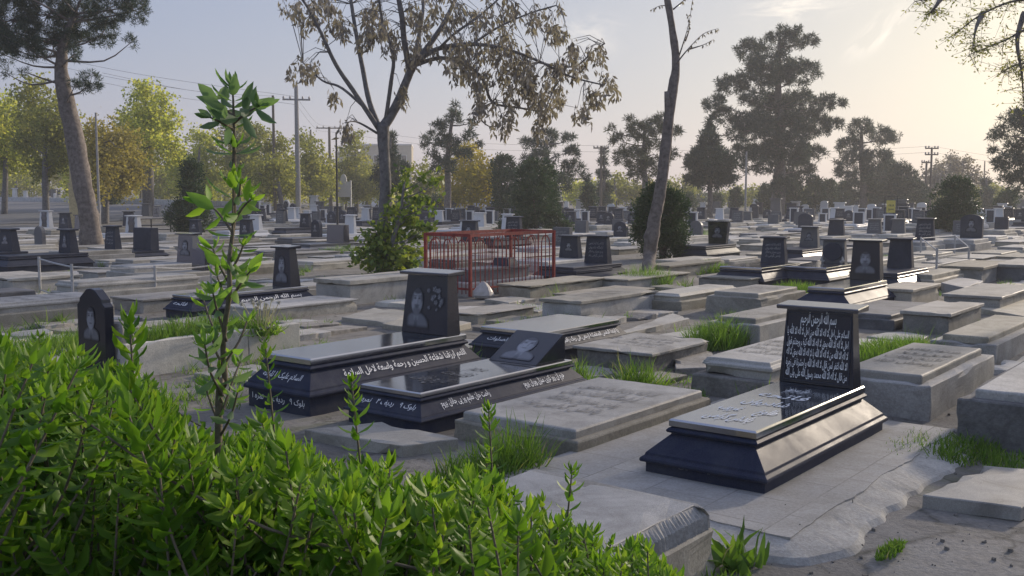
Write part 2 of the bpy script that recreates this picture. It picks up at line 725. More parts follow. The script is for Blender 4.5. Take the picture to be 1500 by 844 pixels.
def rand_dir(n, zb=0.0):
    d = RNG.normal(size=(n, 3))
    d[:, 2] += zb
    return unit(d)


def needle_crown(clumps, tufts_per, needles, tuft_r, nl, nw, flat=.75, gap=.0):
    """pine: each clump (centre, r) is filled with tufts of needles"""
    B, A, L, T, C = [], [], [], [], []
    for c, r in clumps:
        k = max(3, int(tufts_per * (r ** 2)))
        d = rand_dir(k, .25)
        rr = r * RNG.uniform(.35, 1.0, k) ** .6
        tc = np.array(c)[None] + d * rr[:, None] * np.array([1, 1, flat])
        C.append(tc)
        for q in tc:
            m = needles
            dd = rand_dir(m, .35)
            B.append(q + dd * tuft_r * RNG.uniform(0, .8, m)[:, None])
            A.append(dd + RNG.normal(size=(m, 3)) * .3)
            L.append(RNG.uniform(.7, 1.3, m) * nl)
            T.append(np.clip(RNG.normal(.45, .2, m) + RNG.normal(0, .15), 0, 1))
    B, A, L, T = map(np.concatenate, (B, A, L, T))
    return B, A, L, nw, T, np.concatenate(C)


def leaf_crown(clumps, sprays_per, leaves, spray_r, ll, lw, flat=.9, droop=0.0, tmean=.45):
    B, A, L, T, C = [], [], [], [], []
    for c, r in clumps:
        k = max(3, int(sprays_per * (r ** 2)))
        d = rand_dir(k, .1)
        rr = r * RNG.uniform(.15, 1.0, k) ** .55
        tc = np.array(c)[None] + d * rr[:, None] * np.array([1, 1, flat])
        C.append(tc)
        for q in tc:
            m = max(3, int(leaves * RNG.uniform(.4, 1.5)))
            sd = rand_dir(1, .3)[0]
            along = RNG.uniform(-1, 1, m)[:, None] * sd * spray_r
            B.append(q + along + RNG.normal(size=(m, 3)) * spray_r * .35)
            a = rand_dir(m, .1)
            a[:, 2] -= droop
            A.append(a)
            L.append(RNG.uniform(.6, 1.3, m) * ll)
            T.append(np.clip(RNG.normal(tmean, .2, m) + RNG.normal(0, .15), 0, 1))
    B, A, L, T = map(np.concatenate, (B, A, L, T))
    return B, A, L, L * (lw / ll), T, np.concatenate(C)


def px_clumps(lst, D, spread=.8, fl=None):
    """clumps seen at (px, py) with a radius in pixels, set at their own depths round distance D"""
    out = []
    for x, y, r in lst:
        rm = r * D / 1500
        cr = fl if fl else 3 * rm
        d = D + random.uniform(-1, 1) * spread * cr
        p = P(x, y, d)
        out.append((p, rm))
    return out


def branches(mb, trunk, clumps, r0, n=5):
    """a bent limb from the trunk to each clump"""
    for c, r in clumps:
        c = Vector(c)
        best = min(trunk, key=lambda q: (Vector(q) - c).length + max(0, q[2] - c.z + .3) * 2.0)
        a = Vector(best)
        m = (a + c) / 2 + Vector((random.uniform(-.1, .1), random.uniform(-.1, .1), random.uniform(-.12, .05))) * (c - a).length
        pts = smooth_path([a, m, c], 3)
        mb.tube(pts, lerp_list([r0, r0 * .6, r0 * .2], len(pts)), n, .2)


def twigs(mb, clumps, centres_xyz, r, every=4):
    cs = [Vector(c) for c, _ in clumps]
    for i in range(0, len(centres_xyz), every):
        q = Vector(centres_xyz[i])
        a = min(cs, key=lambda c: (c - q).length)
        mid = (a + q) / 2 + Vector((0, 0, -.12 * (q - a).length))
        mb.tube([a, mid, q], [r, r * .7, r * .35], 4, cap=False)


def tree_thing(name, base, label, cat, group, crown_me, crown_mat, trunk_mb, bark, crown_name='crown'):
    root = empty(name, base, 0, label, cat, group)
    inv = Matrix.Translation(-Vector(base))
    crown_me.transform(inv)
    link_mesh(crown_name, crown_me, crown_mat, root)
    me = trunk_mb.mesh('trunk')
    me.transform(inv)
    link_mesh('trunk', me, bark, root, True)
    return root


# ================================================================== SETTING
def ground_z(x, y):
    z = terrain(x, y)
    if y < 46:
        z += .022 * noise.noise(Vector((x * .9, y * .9, 0))) + .006 * noise.noise(Vector((x * 3.1, y * 3.1, 4))) - .02
    return z


def build_ground():
    ys = [-8, -4, -1, 0] + list(np.arange(1, 16, .25)) + list(np.arange(16, 46, 1.0)) + list(np.arange(46, 210, 4.0)) + [230, 280, 350, 450, 595]
    ts = np.linspace(-1.25, 1.25, 150)
    V, F = [], []
    for y in ys:
        half = max(18, abs(y) * .62 + 14)
        for t in ts:
            x = t * half
            z = ground_z(x, y)
            V.append((x, y, z))
    n = len(ts)
    for j in range(len(ys) - 1):
        for i in range(n - 1):
            F.append((j * n + i, j * n + i + 1, (j + 1) * n + i + 1, (j + 1) * n + i))
    me = bpy.data.meshes.new('ground')
    me.from_pydata(V, [], F)
    o = link_mesh('ground', me, 'ground', None, True)
    tag(o, 'dusty grey cracked ground with broken paving between the graves', None, None, 'structure')


build_ground()


def build_road():
    near = [(-260, 334), (0, 329), (120, 327), (240, 321), (330, 315), (420, 311)]
    far = [(-260, 294), (0, 295), (120, 297), (240, 300), (330, 303), (420, 304.5)]
    xs = list(range(-260, 421, 8))
    fy = np.interp(xs, [p[0] for p in near], [p[1] for p in near])
    gy = np.interp(xs, [p[0] for p in far], [p[1] for p in far])
    V, F, edge = [], [], []
    m = 14
    for x, a, b in zip(xs, fy, gy):
        pa, pb = GT(x, a), GT(x, b)
        edge.append(pb)
        for k in range(m + 1):
            q = pa.lerp(pb, k / m)
            V.append((q.x, q.y, terrain(q.x, q.y) + .03))
    for i in range(len(xs) - 1):
        for k in range(m):
            a = i * (m + 1) + k
            F.append((a, a + m + 1, a + m + 2, a + 1))
    me = bpy.data.meshes.new('road')
    me.from_pydata(V, [], F)
    tag(link_mesh('road', me, 'asphalt'), 'wide grey asphalt road along the far left side', None, None, 'structure')
    mb = MB()
    for i in range(0, len(edge) - 1):
        a, b = edge[i], edge[i + 1]
        d = (b - a)
        d.z = 0
        nrm = Vector((-d.y, d.x, 0)).normalized()
        rs = []
        for q in (a, a.lerp(b, .97)):
            z = terrain(q.x, q.y)
            q0 = Vector((q.x, q.y, 0))
            s = [q0, q0 + nrm * .5]
            rs.append([(s[0].x, s[0].y, z - .1), (s[1].x, s[1].y, z - .1), (s[1].x, s[1].y, z + .42), (s[0].x, s[0].y, z + .42)])
        mb.rings(rs)
    o = mb.build('kerb', 'kerb_paint')
    tag(o, 'pale kerb line along the far edge of the road', None, None, 'structure')


build_road()

# ================================================================== GRAVES


def fit(F, Lx, Rx, z=0.0):
    f = G(F[0], F[1], z)
    d0 = f.y * CP - (z - CH) * SP

    def solve(px, dr):
        u = (px - 750) / 1500
        return (u * d0 - f.x) / (dr.x - u * dr.y * CP)
    return Vector((f.x, f.y, 0)), solve(Lx, SHORT), solve(Rx, LONG)


def grave_root(name, f, w, l, label, cat, group=None, z0=0.0):
    c = f + LONG * (l / 2) + SHORT * (w / 2)
    u, v = uv_of(f)
    take(u, u + l, v, v + w)
    return empty(name, (c.x, c.y, z0), ROTZ, label, cat, group)


def granite_tomb(root, W, L, H, mat='black_granite', inset=.1, topmat=None, bev=.005):
    p = MB()
    p.rect_loft(W, L, [(.012, -.07), (.012, .30 * H)])
    p.build('plinth', 'black_side' if mat == 'black_granite' else mat, root, bev)
    b = MB()
    i = inset
    b.rect_loft(W, L, [(.012, .302 * H), (-.012, .302 * H), (-.016, .335 * H), (-.012, .37 * H), (.008, .41 * H), (.012, .45 * H),
                       (i - .01, .745 * H), (i - .012, .765 * H), (i - .03, .775 * H), (i - .035, .81 * H), (i - .022, .85 * H), (i - .005, .87 * H)])
    b.build('body', 'black_side' if mat == 'black_granite' else mat, root, .002)
    t = MB()
    t.rect_loft(W, L, [(i - .005, .872 * H), (i - .022, .875 * H), (i - .022, .975 * H), (i - .012, H)])
    t.build('top_slab', 'mirror_top' if mat == 'black_granite' else topmat or mat, root, .002)
    return i - .012


def taper_stone(root, x, z, wb, wt, tb, tt, h, lean=.04, mat='black_granite', cap=True, capmat=None, y=0.0, name='headstone'):
    """a headstone that narrows upward; local origin at the middle of its foot, front face towards -x"""
    m = MB()
    x0 = -tb / 2
    m.rings([[(-tb / 2, -wb / 2, 0), (tb / 2, -wb / 2, 0), (tb / 2, wb / 2, 0), (-tb / 2, wb / 2, 0)],
             [(-tb / 2 + lean, -wt / 2, h), (-tb / 2 + lean + tt, -wt / 2, h), (-tb / 2 + lean + tt, wt / 2, h), (-tb / 2 + lean, wt / 2, h)]])
    hs = m.build(name, mat, root, .004)
    hs.location = (x, y, z)
    if cap:
        c = MB()
        o = .055
        a = -tb / 2 + lean
        c.rings([[(a - o, -wt / 2 - o, h + .002), (a + tt + o, -wt / 2 - o, h + .002), (a + tt + o, wt / 2 + o, h + .002), (a - o, wt / 2 + o, h + .002)],
                 [(a - o, -wt / 2 - o, h + .03), (a + tt + o, -wt / 2 - o, h + .045), (a + tt + o, wt / 2 + o, h + .045), (a - o, wt / 2 + o, h + .03)]])
        c.build('cap', capmat or mat, hs, .006)
    hs['face'] = (-tb / 2, lean, h, wb, wt)
    return hs


def front(hs, o, zf, off=.003, sc=(1, 1)):
    """lay a flat piece on the front of a headstone, centred at the fraction zf of its height"""
    xf, lean, h = hs['face'][0], hs['face'][1], hs['face'][2]
    v = Vector((lean, 0, h)).normalized()
    n = Vector((0, -1, 0)).cross(v)
    return on_face(o, hs, Vector((xf + lean * zf, 0, h * zf)) + n * off, (0, -1, 0), v, sc)


def outline_stone(root, x, z, pts, t, mat, name='headstone'):
    """pts: outline in (y, z), extruded to thickness t"""
    m = MB()
    m.rings([[(-t / 2, -a, b) for a, b in pts], [(t / 2, -a, b) for a, b in pts]])
    hs = m.build(name, mat, root, .004)
    hs.location = (x, 0, z)
    h = max(b for a, b in pts)
    hs['face'] = (-t / 2, 0.0, h, 1, 1)
    return hs


def arch_pts(w, h, n=12, rise=.5):
    r = w / 2
    zc = h - r * rise * 2 * .5 * 1.0
    out = [(-r, 0), (r, 0)]
    for k in range(n + 1):
        a = math.pi * k / n
        out.append((r * math.cos(a), zc + (h - zc) * math.sin(a)))
    return out


def oval_pts(w, h, n=20):
    return [(w / 2 * math.cos(a) * (1 if math.sin(a) > -.8 else .85), h / 2 + h / 2 * math.sin(a)) for a in
            [2 * math.pi * k / n - math.pi / 2 + .0 for k in range(n)]]


# ---- right hero: tomb with the written headstone
f, w, l = fit((1121, 737), 941, 1296)
print('A', w, l)
padz = .05
A = grave_root('granite_tomb', f, w, l, 'polished black tomb with five lines of white writing on its tall headstone', 'grave', z0=0)
H = .355
ins = granite_tomb(A, w, l, H, inset=.13)
hsx = l / 2 - .13 - .10
hs = taper_stone(A, hsx, H + .001, w - .24, w - .30, .15, .10, .51, .035, 'black_face', True, 'black_granite')
lines = ['السلام علی اهل لا اله الا الله من اهل لا اله الا الله یا',
         'اهل لا اله الا الله بحق لا اله الا الله کیف وجدتم قول',
         'لا اله الا الله من لا اله الا الله یا لا اله الا الله بحق لا اله',
         'الا الله اغفر لمن قال لا اله الا الله و احشرنا فی زمرة',
         'من قال لا اله الا الله محمد رسول الله علی ولی الله']
wf = w - .30
front(hs, link_mesh('inscription', text_mesh(lines, wf * .93, .36, gap=1.12, bold=.010), 'engraved'), .42)
m = MB()
bw, bh = wf / 2 - .003, .235
for x0, x1, y0, y1 in ((-bw, bw, bh - .006, bh), (-bw, bw, -bh, -bh + .006), (-bw, -bw + .006, -bh + .006, bh - .006), (bw - .006, bw, -bh + .006, bh - .006)):
    m.box(x0, x1, y0, y1, 0, .005)
front(hs, m.build('border', 'dark_granite'), .5)
front(hs, link_mesh('heading', text_mesh(['بسم الله الرحمن الرحیم'], wf * .54, .1, gap=1.15, bold=.01), 'engraved'), .88)
tp = text_mesh([('مزار مرحوم', .35), ('فاتحه', .8), ('شادروان', .7), ('طلوع       غروب', .9), ('یادش گرامی', .7)], w - .36, l * .66, gap=.92)
on_face(link_mesh('inscription', tp, 'engraved'), A, (-.12, 0, H + .002), (0, -1, 0), (1, 0, 0))
tp = text_mesh(['یا حسین'], .2, .05)
on_face(link_mesh('inscription', tp, 'grey_granite'), A, (-l / 2 + .006, .05, H * .33), (0, -1, 0), (0, 0, 1))

# ---- couple tomb
f, w, l = fit((454, 607), 361, 706)
print('B', w, l)
B_ = grave_root('granite_tomb', f, w, l, 'polished black tomb with man and flowers engraved on its capped headstone', 'grave')
H = .40
granite_tomb(B_, w, l, H, inset=.12)
hs = taper_stone(B_, l / 2 - .12 - .15, H + .001, w - .20, w - .28, .18, .13, .53, .05, 'black_face', True, 'black_granite')
front(hs, link_mesh('portrait', portrait_mesh(w - .30, .42, 3, True, True, 56, 50), 'portrait'), .48)
SLOPE = Vector((0, .12 - .012, .295 * H)).normalized()
tp = text_mesh(['اللهم ارزقنا شفاعة الحسین و رحمة واسعة لاهل السلامة'], l * .72, .105, gap=1.0)
on_face(link_mesh('inscription', tp, 'engraved'), B_, Vector((.12, -w / 2 + .062 - .004, H * .60 + .004)), (1, 0, 0), SLOPE)
tp = text_mesh(['السلام علیک یا ثارالله'], w * .6, .085)
on_face(link_mesh('inscription', tp, 'engraved'), B_, Vector((-l / 2 + .062 - .004, 0, H * .60 + .004)), (0, -1, 0), Vector((.108, 0, .295 * H)))
tp = text_mesh(['بلوک ۹   ردیف ۵   نمره ۱'], w * .82, .075)
on_face(link_mesh('inscription', tp, 'engraved'), B_, Vector((-l / 2 + .009, 0, H * .16)), (0, -1, 0), (0, 0, 1))

# ---- tomb with a slanting headstone
f, w, l = fit((617, 637), 507, 857)
print('C', w, l)
C_ = grave_root('granite_tomb', f, w, l, 'low polished black tomb with portrait on a slanting wedge headstone', 'grave')
H = .27
granite_tomb(C_, w, l, H, inset=.10)
m = MB()
wz, wl, wh = w - .26, .42, .215
m.rings([[(-wl / 2, -wz / 2, 0), (wl / 2, -wz / 2, 0), (wl / 2, -wz / 2, wh), (wl / 2 - .03, -wz / 2, wh)],
         [(-wl / 2, wz / 2, 0), (wl / 2, wz / 2, 0), (wl / 2, wz / 2, wh), (wl / 2 - .03, wz / 2, wh)]])
hs = m.build('headstone', 'black_face', C_, .004)
hs.location = (l / 2 - .10 - wl / 2 - .01, 0, H + .001)
v = Vector((wl - .03, 0, wh)).normalized()
n = Vector((0, -1, 0)).cross(v)
on_face(link_mesh('portrait', portrait_mesh(wz * .7, .36, 8, False), 'portrait'), hs, Vector((-.015, 0, wh / 2)) + n * .002, (0, -1, 0), v)
sl = Vector((0, .088, .295 * H))
for s, xx in (('خرم آن روز کزین منزل ویران بروم', .24), ('راحت جان طلبم وز پی جانان بروم', -.24)):
    tp = text_mesh([s], l * .27, .085, gap=1.05)
    on_face(link_mesh('inscription', tp, 'engraved'), C_, Vector((xx * l, -w / 2 + .052 - .004, H * .60 + .004)), (1, 0, 0), sl)
tp = text_mesh(['بلوک ۹   ردیف ۴   نمره ۱'], w * .75, .07)
on_face(link_mesh('inscription', tp, 'engraved'), C_, Vector((-l / 2 + .052 - .004, 0, H * .60 + .004)), (0, -1, 0), Vector((.088, 0, .295 * H)))
tp = text_mesh([('مرحوم', .4), ('فاتحه', .7), ('تاریخ وفات', .9)], w - .36, l * .42)
on_face(link_mesh('inscription', tp, 'grey_granite'), C_, (-.2, 0, H + .002), (0, -1, 0), (1, 0, 0))

# ---- tomb behind it
f, w, l = fit((800, 532), 689, 921)
print('D', w, l)
D_ = grave_root('granite_tomb', f, w, l, 'dark tomb with pale polished top and band of writing, without headstone', 'grave')
H = .29
granite_tomb(D_, w, l, H, 'dark_granite', .10, 'mirror_top')
tp = text_mesh(['یا ایتها النفس المطمئنة ارجعی الی ربک راضیة مرضیة'], l * .8, .085)
on_face(link_mesh('inscription', tp, 'engraved'), D_, Vector((.0, -w / 2 + .052 - .004, H * .60 + .004)), (1, 0, 0), Vector((0, .088, .295 * H)))
tp = text_mesh(['فاتحه مع الصلوات'], w * .6, .075)
on_face(link_mesh('inscription', tp, 'engraved'), D_, Vector((-l / 2 + .052 - .004, 0, H * .60 + .004)), (0, -1, 0), Vector((.088, 0, .295 * H)))

# ---- portrait tomb by the planter
f, w, l = fit((280, 468), 241, 463)
print('Z', w, l)
w = min(w, .9)
Z_ = grave_root('granite_tomb', f, w, l, 'dark tomb with white bearded portrait headstone beside the dandelions', 'grave')
H = .30
granite_tomb(Z_, w, l, H, 'black_granite', .10)
hs = taper_stone(Z_, l / 2 - .30, H + .001, w * .68, w * .52, .2, .13, .56, .03, 'black_face')
front(hs, link_mesh('portrait', portrait_mesh(w * .46, .46, 5, True, False, 24, 30), 'portrait'), .5)
tp = text_mesh(['بسم الله الرحمن الرحیم'], l * .5, .11)
on_face(link_mesh('inscription', tp, 'engraved'), Z_, Vector((.3, -w / 2 + .048, H * .60 + .004)), (1, 0, 0), Vector((0, .088, .295 * H)))
tp = text_mesh(['فاتحه'], w * .5, .1)
on_face(link_mesh('inscription', tp, 'engraved'), Z_, Vector((-l / 2 + .048, 0, H * .60 + .004)), (0, -1, 0), Vector((.088, 0, .295 * H)))

# ---- stepped black tomb behind the written one
f, w, l = fit((1245, 463), 1163, 1316)
print('P', w, l)
P_ = grave_root('granite_tomb', f, w, l, 'black tomb with bright sloping side and faint portrait, behind the written headstone', 'grave')
H = .36
granite_tomb(P_, w, l, H, 'black_granite', .16)
hs = taper_stone(P_, l / 2 - .16 - .12, H + .001, w - .34, w - .40, .18, .14, .58, .02, 'black_face')
front(hs, link_mesh('portrait', portrait_mesh(w * .42, .4, 9, True, False, 24, 30), 'portrait'), .5)

# ---- small gabled stone at the left with its rough support
g = G(143, 548)
g = Vector((g.x, g.y, 0))
Y_ = empty('headstone', (g.x, g.y, 0), ROTZ, 'small black gabled headstone with a young man portrait above the hedge', 'headstone')
hw, hh = .235, .80
hs = outline_stone(Y_, 0, 0, [(-hw, 0), (hw, 0), (hw, hh * .80), (hw * .82, hh * .84), (hw * .80, hh * .88), (hw * .3, hh * .985), (0, hh), (-hw * .3, hh * .985), (-hw * .80, hh * .88), (-hw * .82, hh * .84), (-hw, hh * .80)], .09, 'black_face', 'stone_slab')
front(hs, link_mesh('portrait', portrait_mesh(.28, .36, 11, False), 'portrait'), .62)
m = MB()
m.rings([[(-.05, -.2, 0), (.14, -.26, 0), (.14, .2, 0), (-.05, .2, 0)], [(-.05, -.24, .3), (.12, -.24, .35), (.12, .2, .33), (-.05, .2, .3)], [(-.02, -.19, .50), (.08, -.19, .5), (.08, .1, .5), (-.02, .1, .48)]])
sp = m.build('support', 'concrete', Y_, .02, .02)
sp.location = (.1, -.06, 0)


# ---- slab graves given by their corners: name, F, Lx, Rx, height, kind, label
def slab_grave(name, f, w, l, h, style, mats, label, cat='grave', group=None, z0=0.0, rough=0.0):
    root = grave_root(name, f, w, l, label, cat, group, z0)
    base, top = mats
    if style == 'kerbed':
        m = MB()
        m.rect_loft(w, l, [(.0, -.08), (.0, h * .62), (.012, h * .66)])
        m.build('base', base, root, .008, rough)
        m = MB()
        k = .05
        m.rect_loft(w, l, [(k, h * .6), (k, h * .95), (k + .015, h)])
        m.build('top_slab', top, root, .006, rough * .6)
    elif style == 'lipped':
        m = MB()
        m.rect_loft(w, l, [(.03, -.08), (.03, h * .8)])
        m.build('base', base, root, .006, rough)
        m = MB()
        m.rect_loft(w, l, [(.0, h * .8 + .002), (.0, h)])
        m.build('top_slab', top, root, .007, rough * .6)
    elif style == 'stepped':
        m = MB()
        m.rect_loft(w, l, [(.0, -.08), (.0, h * .5), (.015, h * .53)])
        m.build('base', base, root, .008, rough)
        m = MB()
        m.rect_loft(w, l, [(.07, h * .5), (.07, h * .74), (.05, h * .76), (.05, h * .86), (.08, h * .9), (.09, h)])
        m.build('top_slab', top, root, .006, rough * .6)
    elif style == 'panel':
        m = MB()
        m.rect_loft(w, l, [(0, -.08), (0, h)])
        m.build('base', base, root, .01, rough)
        m = MB()
        m.rect_loft(w, l, [(.09, h - .02), (.09, h + .05), (.10, h + .06)])
        m.build('top_slab', top, root, .006, rough * .6)
    return root


CG = 'concrete_grave'
SLABS = [
    # (F, Lx, Rx, h, style, (base, top), rough, label)
    ((846, 673), 663, 1041, .17, 'kerbed', ('concrete', 'mosaic'), .006, 'long low grey slab grave between slanting headstone tomb and written tomb'),
    ((1362, 613), 1212, 1456, .24, 'panel', ('concrete', 'mosaic'), .008, 'broad concrete grave with raised panel, right of the written headstone'),
    ((1135, 590), 1012, 1250, .30, 'stepped', ('rubble', 'pale_stone'), .008, 'pale stepped stone grave on crumbling base, left of the written headstone'),
    ((955, 545), 838, 1033, .17, 'lipped', ('rubble', 'concrete'), .02, 'cracked grey slab grave with broken edge and weeds before it'),
    ((851, 469), 789, 965, .25, 'lipped', ('concrete', 'concrete'), .014, 'concrete box grave with crumbling lip, right behind the pale topped tomb'),
    ((777, 436), 727, 886, .19, 'lipped', ('concrete', 'concrete'), .006, 'grey slab grave directly right of the red railing foot'),
    ((998, 454), 942, 1085, .22, 'stepped', ('concrete', 'pale_stone'), .005, 'pale stepped stone grave right of the leaning bare trunk'),
    ((1115, 461), 1033, 1180, .22, 'panel', ('concrete', 'mosaic'), .005, 'grey grave with raised panel in front of the four dark headstones'),
    ((1112, 506), 1035, 1215, .22, 'panel', ('concrete', 'concrete'), .006, 'grey grave half hidden by tall grass beside the written headstone'),
    ((1392, 489), 1323, 1441, .24, 'lipped', ('concrete', 'warm_stone'), .005, 'sunlit warm slab grave on grey base, behind broad concrete grave'),
    ((1467, 458), 1378, 1530, .22, 'lipped', ('concrete', 'mosaic'), .004, 'grey grave with wide flat top near the right pipe railing'),
    ((1458, 534), 1362, 1560, .19, 'panel', ('concrete', 'concrete'), .006, 'low grey grave with sunken top and weeds along its back edge'),
    ((1545, 668), 1441, 1640, .30, 'panel', ('rubble', 'concrete'), .012, 'rough grey grave cut off by the right edge of view'),
    ((1337, 448), 1292, 1378, .24, 'lipped', ('warm_stone', 'warm_stone'), .005, 'warm grey box grave right beside the tomb with bright sloping side'),
    ((513, 446), 459, 664, .36, 'lipped', ('pale_stone', 'mosaic'), .006, 'tall pale box grave in front of the ivy bush'),
    ((112, 447), 74, 300, .33, 'stepped', ('concrete', 'concrete'), .006, 'stepped grey grave enclosed by the left pipe railing'),
    ((-40, 482), -90, 168, .28, 'stepped', ('concrete', 'concrete'), .006, 'long grey grave at the left edge below the pipe railing'),
    ((18, 433), -20, 122, .28, 'lipped', ('pale_stone', 'pale_stone'), .006, 'pale box grave at the left edge behind the pipe railing'),
    ((700, 472), 655, 786, .10, 'lipped', ('concrete', 'warm_stone'), .006, 'very low grey slab in front of the red railing corner'),
    ((920, 424), 868, 1030, .17, 'lipped', ('concrete', 'concrete'), .006, 'low grey slab with grass at the foot of the leaning trunk'),
    ((1440, 415), 1372, 1500, .3, 'lipped', ('concrete', 'warm_stone'), .004, 'grey box grave standing just behind the right pipe railing'),
    ((1520, 412), 1450, 1600, .3, 'lipped', ('dark_stone', 'warm_stone'), .004, 'dark sided grave cut off by right edge, behind the flat paving'),
    ((1368, 425), 1342, 1412, .26, 'kerbed', ('warm_stone', 'concrete'), .004, 'small warm grey grave inside the right pipe railing'),
    ((1100, 425), 1020, 1160, .2, 'lipped', ('concrete', 'concrete'), .005, 'flat grey grave with grass strip on top, before thin dark headstone'),
    ((980, 407), 955, 1082, .24, 'lipped', ('concrete', 'concrete'), .005, 'grey box grave just right of the leaning trunk foot'),
    ((845, 415), 812, 905, .22, 'granite', ('dark_granite', 'grey_granite'), 0, 'dark tomb with grey polished top right of the red railing'),
]
carve = []
for F_, Lx, Rx, h, style, mats, rg, lab in SLABS:
    f, w, l = fit(F_, Lx, Rx)
    w = min(max(w, .6), 1.35)
    l = min(max(l, 1.2), 2.3)
    print(lab[:40], round(w, 2), round(l, 2))
    if style == 'granite':
        r = grave_root('granite_tomb', f, w, l, lab, 'grave')
        granite_tomb(r, w, l, h, mats[0], .1)
    else:
        r = slab_grave(CG, f, w, l, h, style, mats, lab, rough=rg)
        if l < 2.2 and w > .66:
            carve.append((r, w, l, h + (.062 if style == 'panel' else .002)))

# ---- ribbed concrete grave in the foreground: far right corner known
R_ = G(1040, 740, .30)
wE = 1.0
lE = 1.95
f = Vector((R_.x, R_.y, 0)) - LONG * lE
E_ = grave_root('concrete_grave', f, wE, lE, 'weathered concrete grave with grooved rim, nearest the camera beside the hedge', 'grave')
m = MB()
m.rect_loft(wE, lE, [(-.03, -.05), (-.02, .20)])
m.build('base', 'concrete', E_, .01, .0025)
m = MB()
# grooved rim: a lip whose section is fluted all round
nseg = 420
ringA, ringB, ringC = [], [], []
per = []
a, b = lE / 2, wE / 2
for k in range(nseg):
    t = k / nseg * 2 * (lE + wE)
    if t < lE:
        p, nn = (-a + t, -b), (0, -1)
    elif t < lE + wE:
        p, nn = (a, -b + t - lE), (1, 0)
    elif t < 2 * lE + wE:
        p, nn = (a - (t - lE - wE), b), (0, 1)
    else:
        p, nn = (-a, b - (t - 2 * lE - wE)), (-1, 0)
    fl = .012 * (k % 2) - .004 + random.uniform(-.003, .003)
    ringA.append((p[0] + nn[0] * (.0 + fl), p[1] + nn[1] * (.0 + fl), .19))
    ringB.append((p[0] + nn[0] * (fl - .01), p[1] + nn[1] * (fl - .01), .255))
    ringC.append((p[0] - nn[0] * .05, p[1] - nn[1] * .05, .298 + random.uniform(-.004, .004)))
m.rings([ringA, ringB, ringC], True)
m.build('rim', 'concrete', E_)
m = MB()
m.rect_loft(wE - .10, lE - .10, [(0, .28), (0, .306)])
m.build('top_slab', 'mosaic', E_, .004, .004)

# ---- planter grave at left: hollow kerb with earth
f, w, l = fit((185, 553), 120, 440)
print('planter', w, l)
w, l = min(w, 1.0), l
X_ = grave_root('planter_grave', f, w, l, 'pale stone planter grave overgrown with grass and dandelions', 'grave')
hX = .30
for (x0, x1, y0, y1) in ((-l / 2, l / 2, -w / 2, -w / 2 + .1), (-l / 2, l / 2, w / 2 - .1, w / 2), (-l / 2, -l / 2 + .1, -w / 2 + .102, w / 2 - .102), (l / 2 - .1, l / 2, -w / 2 + .102, w / 2 - .102)):
    if x1 - x0 > .5:
        xm = (x0 + x1) / 2 + .35
        for xa, xb in ((x0, xm - .003), (xm + .003, x1)):
            m = MB()
            m.box(xa, xb, y0, y1, -.03, hX)
            m.build('kerb_stone', 'pale_stone', X_, .008, .003)
    else:
        m = MB()
        m.box(x0, x1, y0, y1, -.03, hX)
        m.build('kerb_stone', 'pale_stone', X_, .008, .003)
m = MB()
m.box(-l / 2 + .09, l / 2 - .09, -w / 2 + .09, w / 2 - .09, .1, hX - .07)
m.build('soil', 'rubble', X_, 0, .03)
PLANTER = (X_.location.copy(), w, l, hX)

# ---- pale tiled pad under the written tomb
f, w, l = fit((1121, 737), 941, 1296)


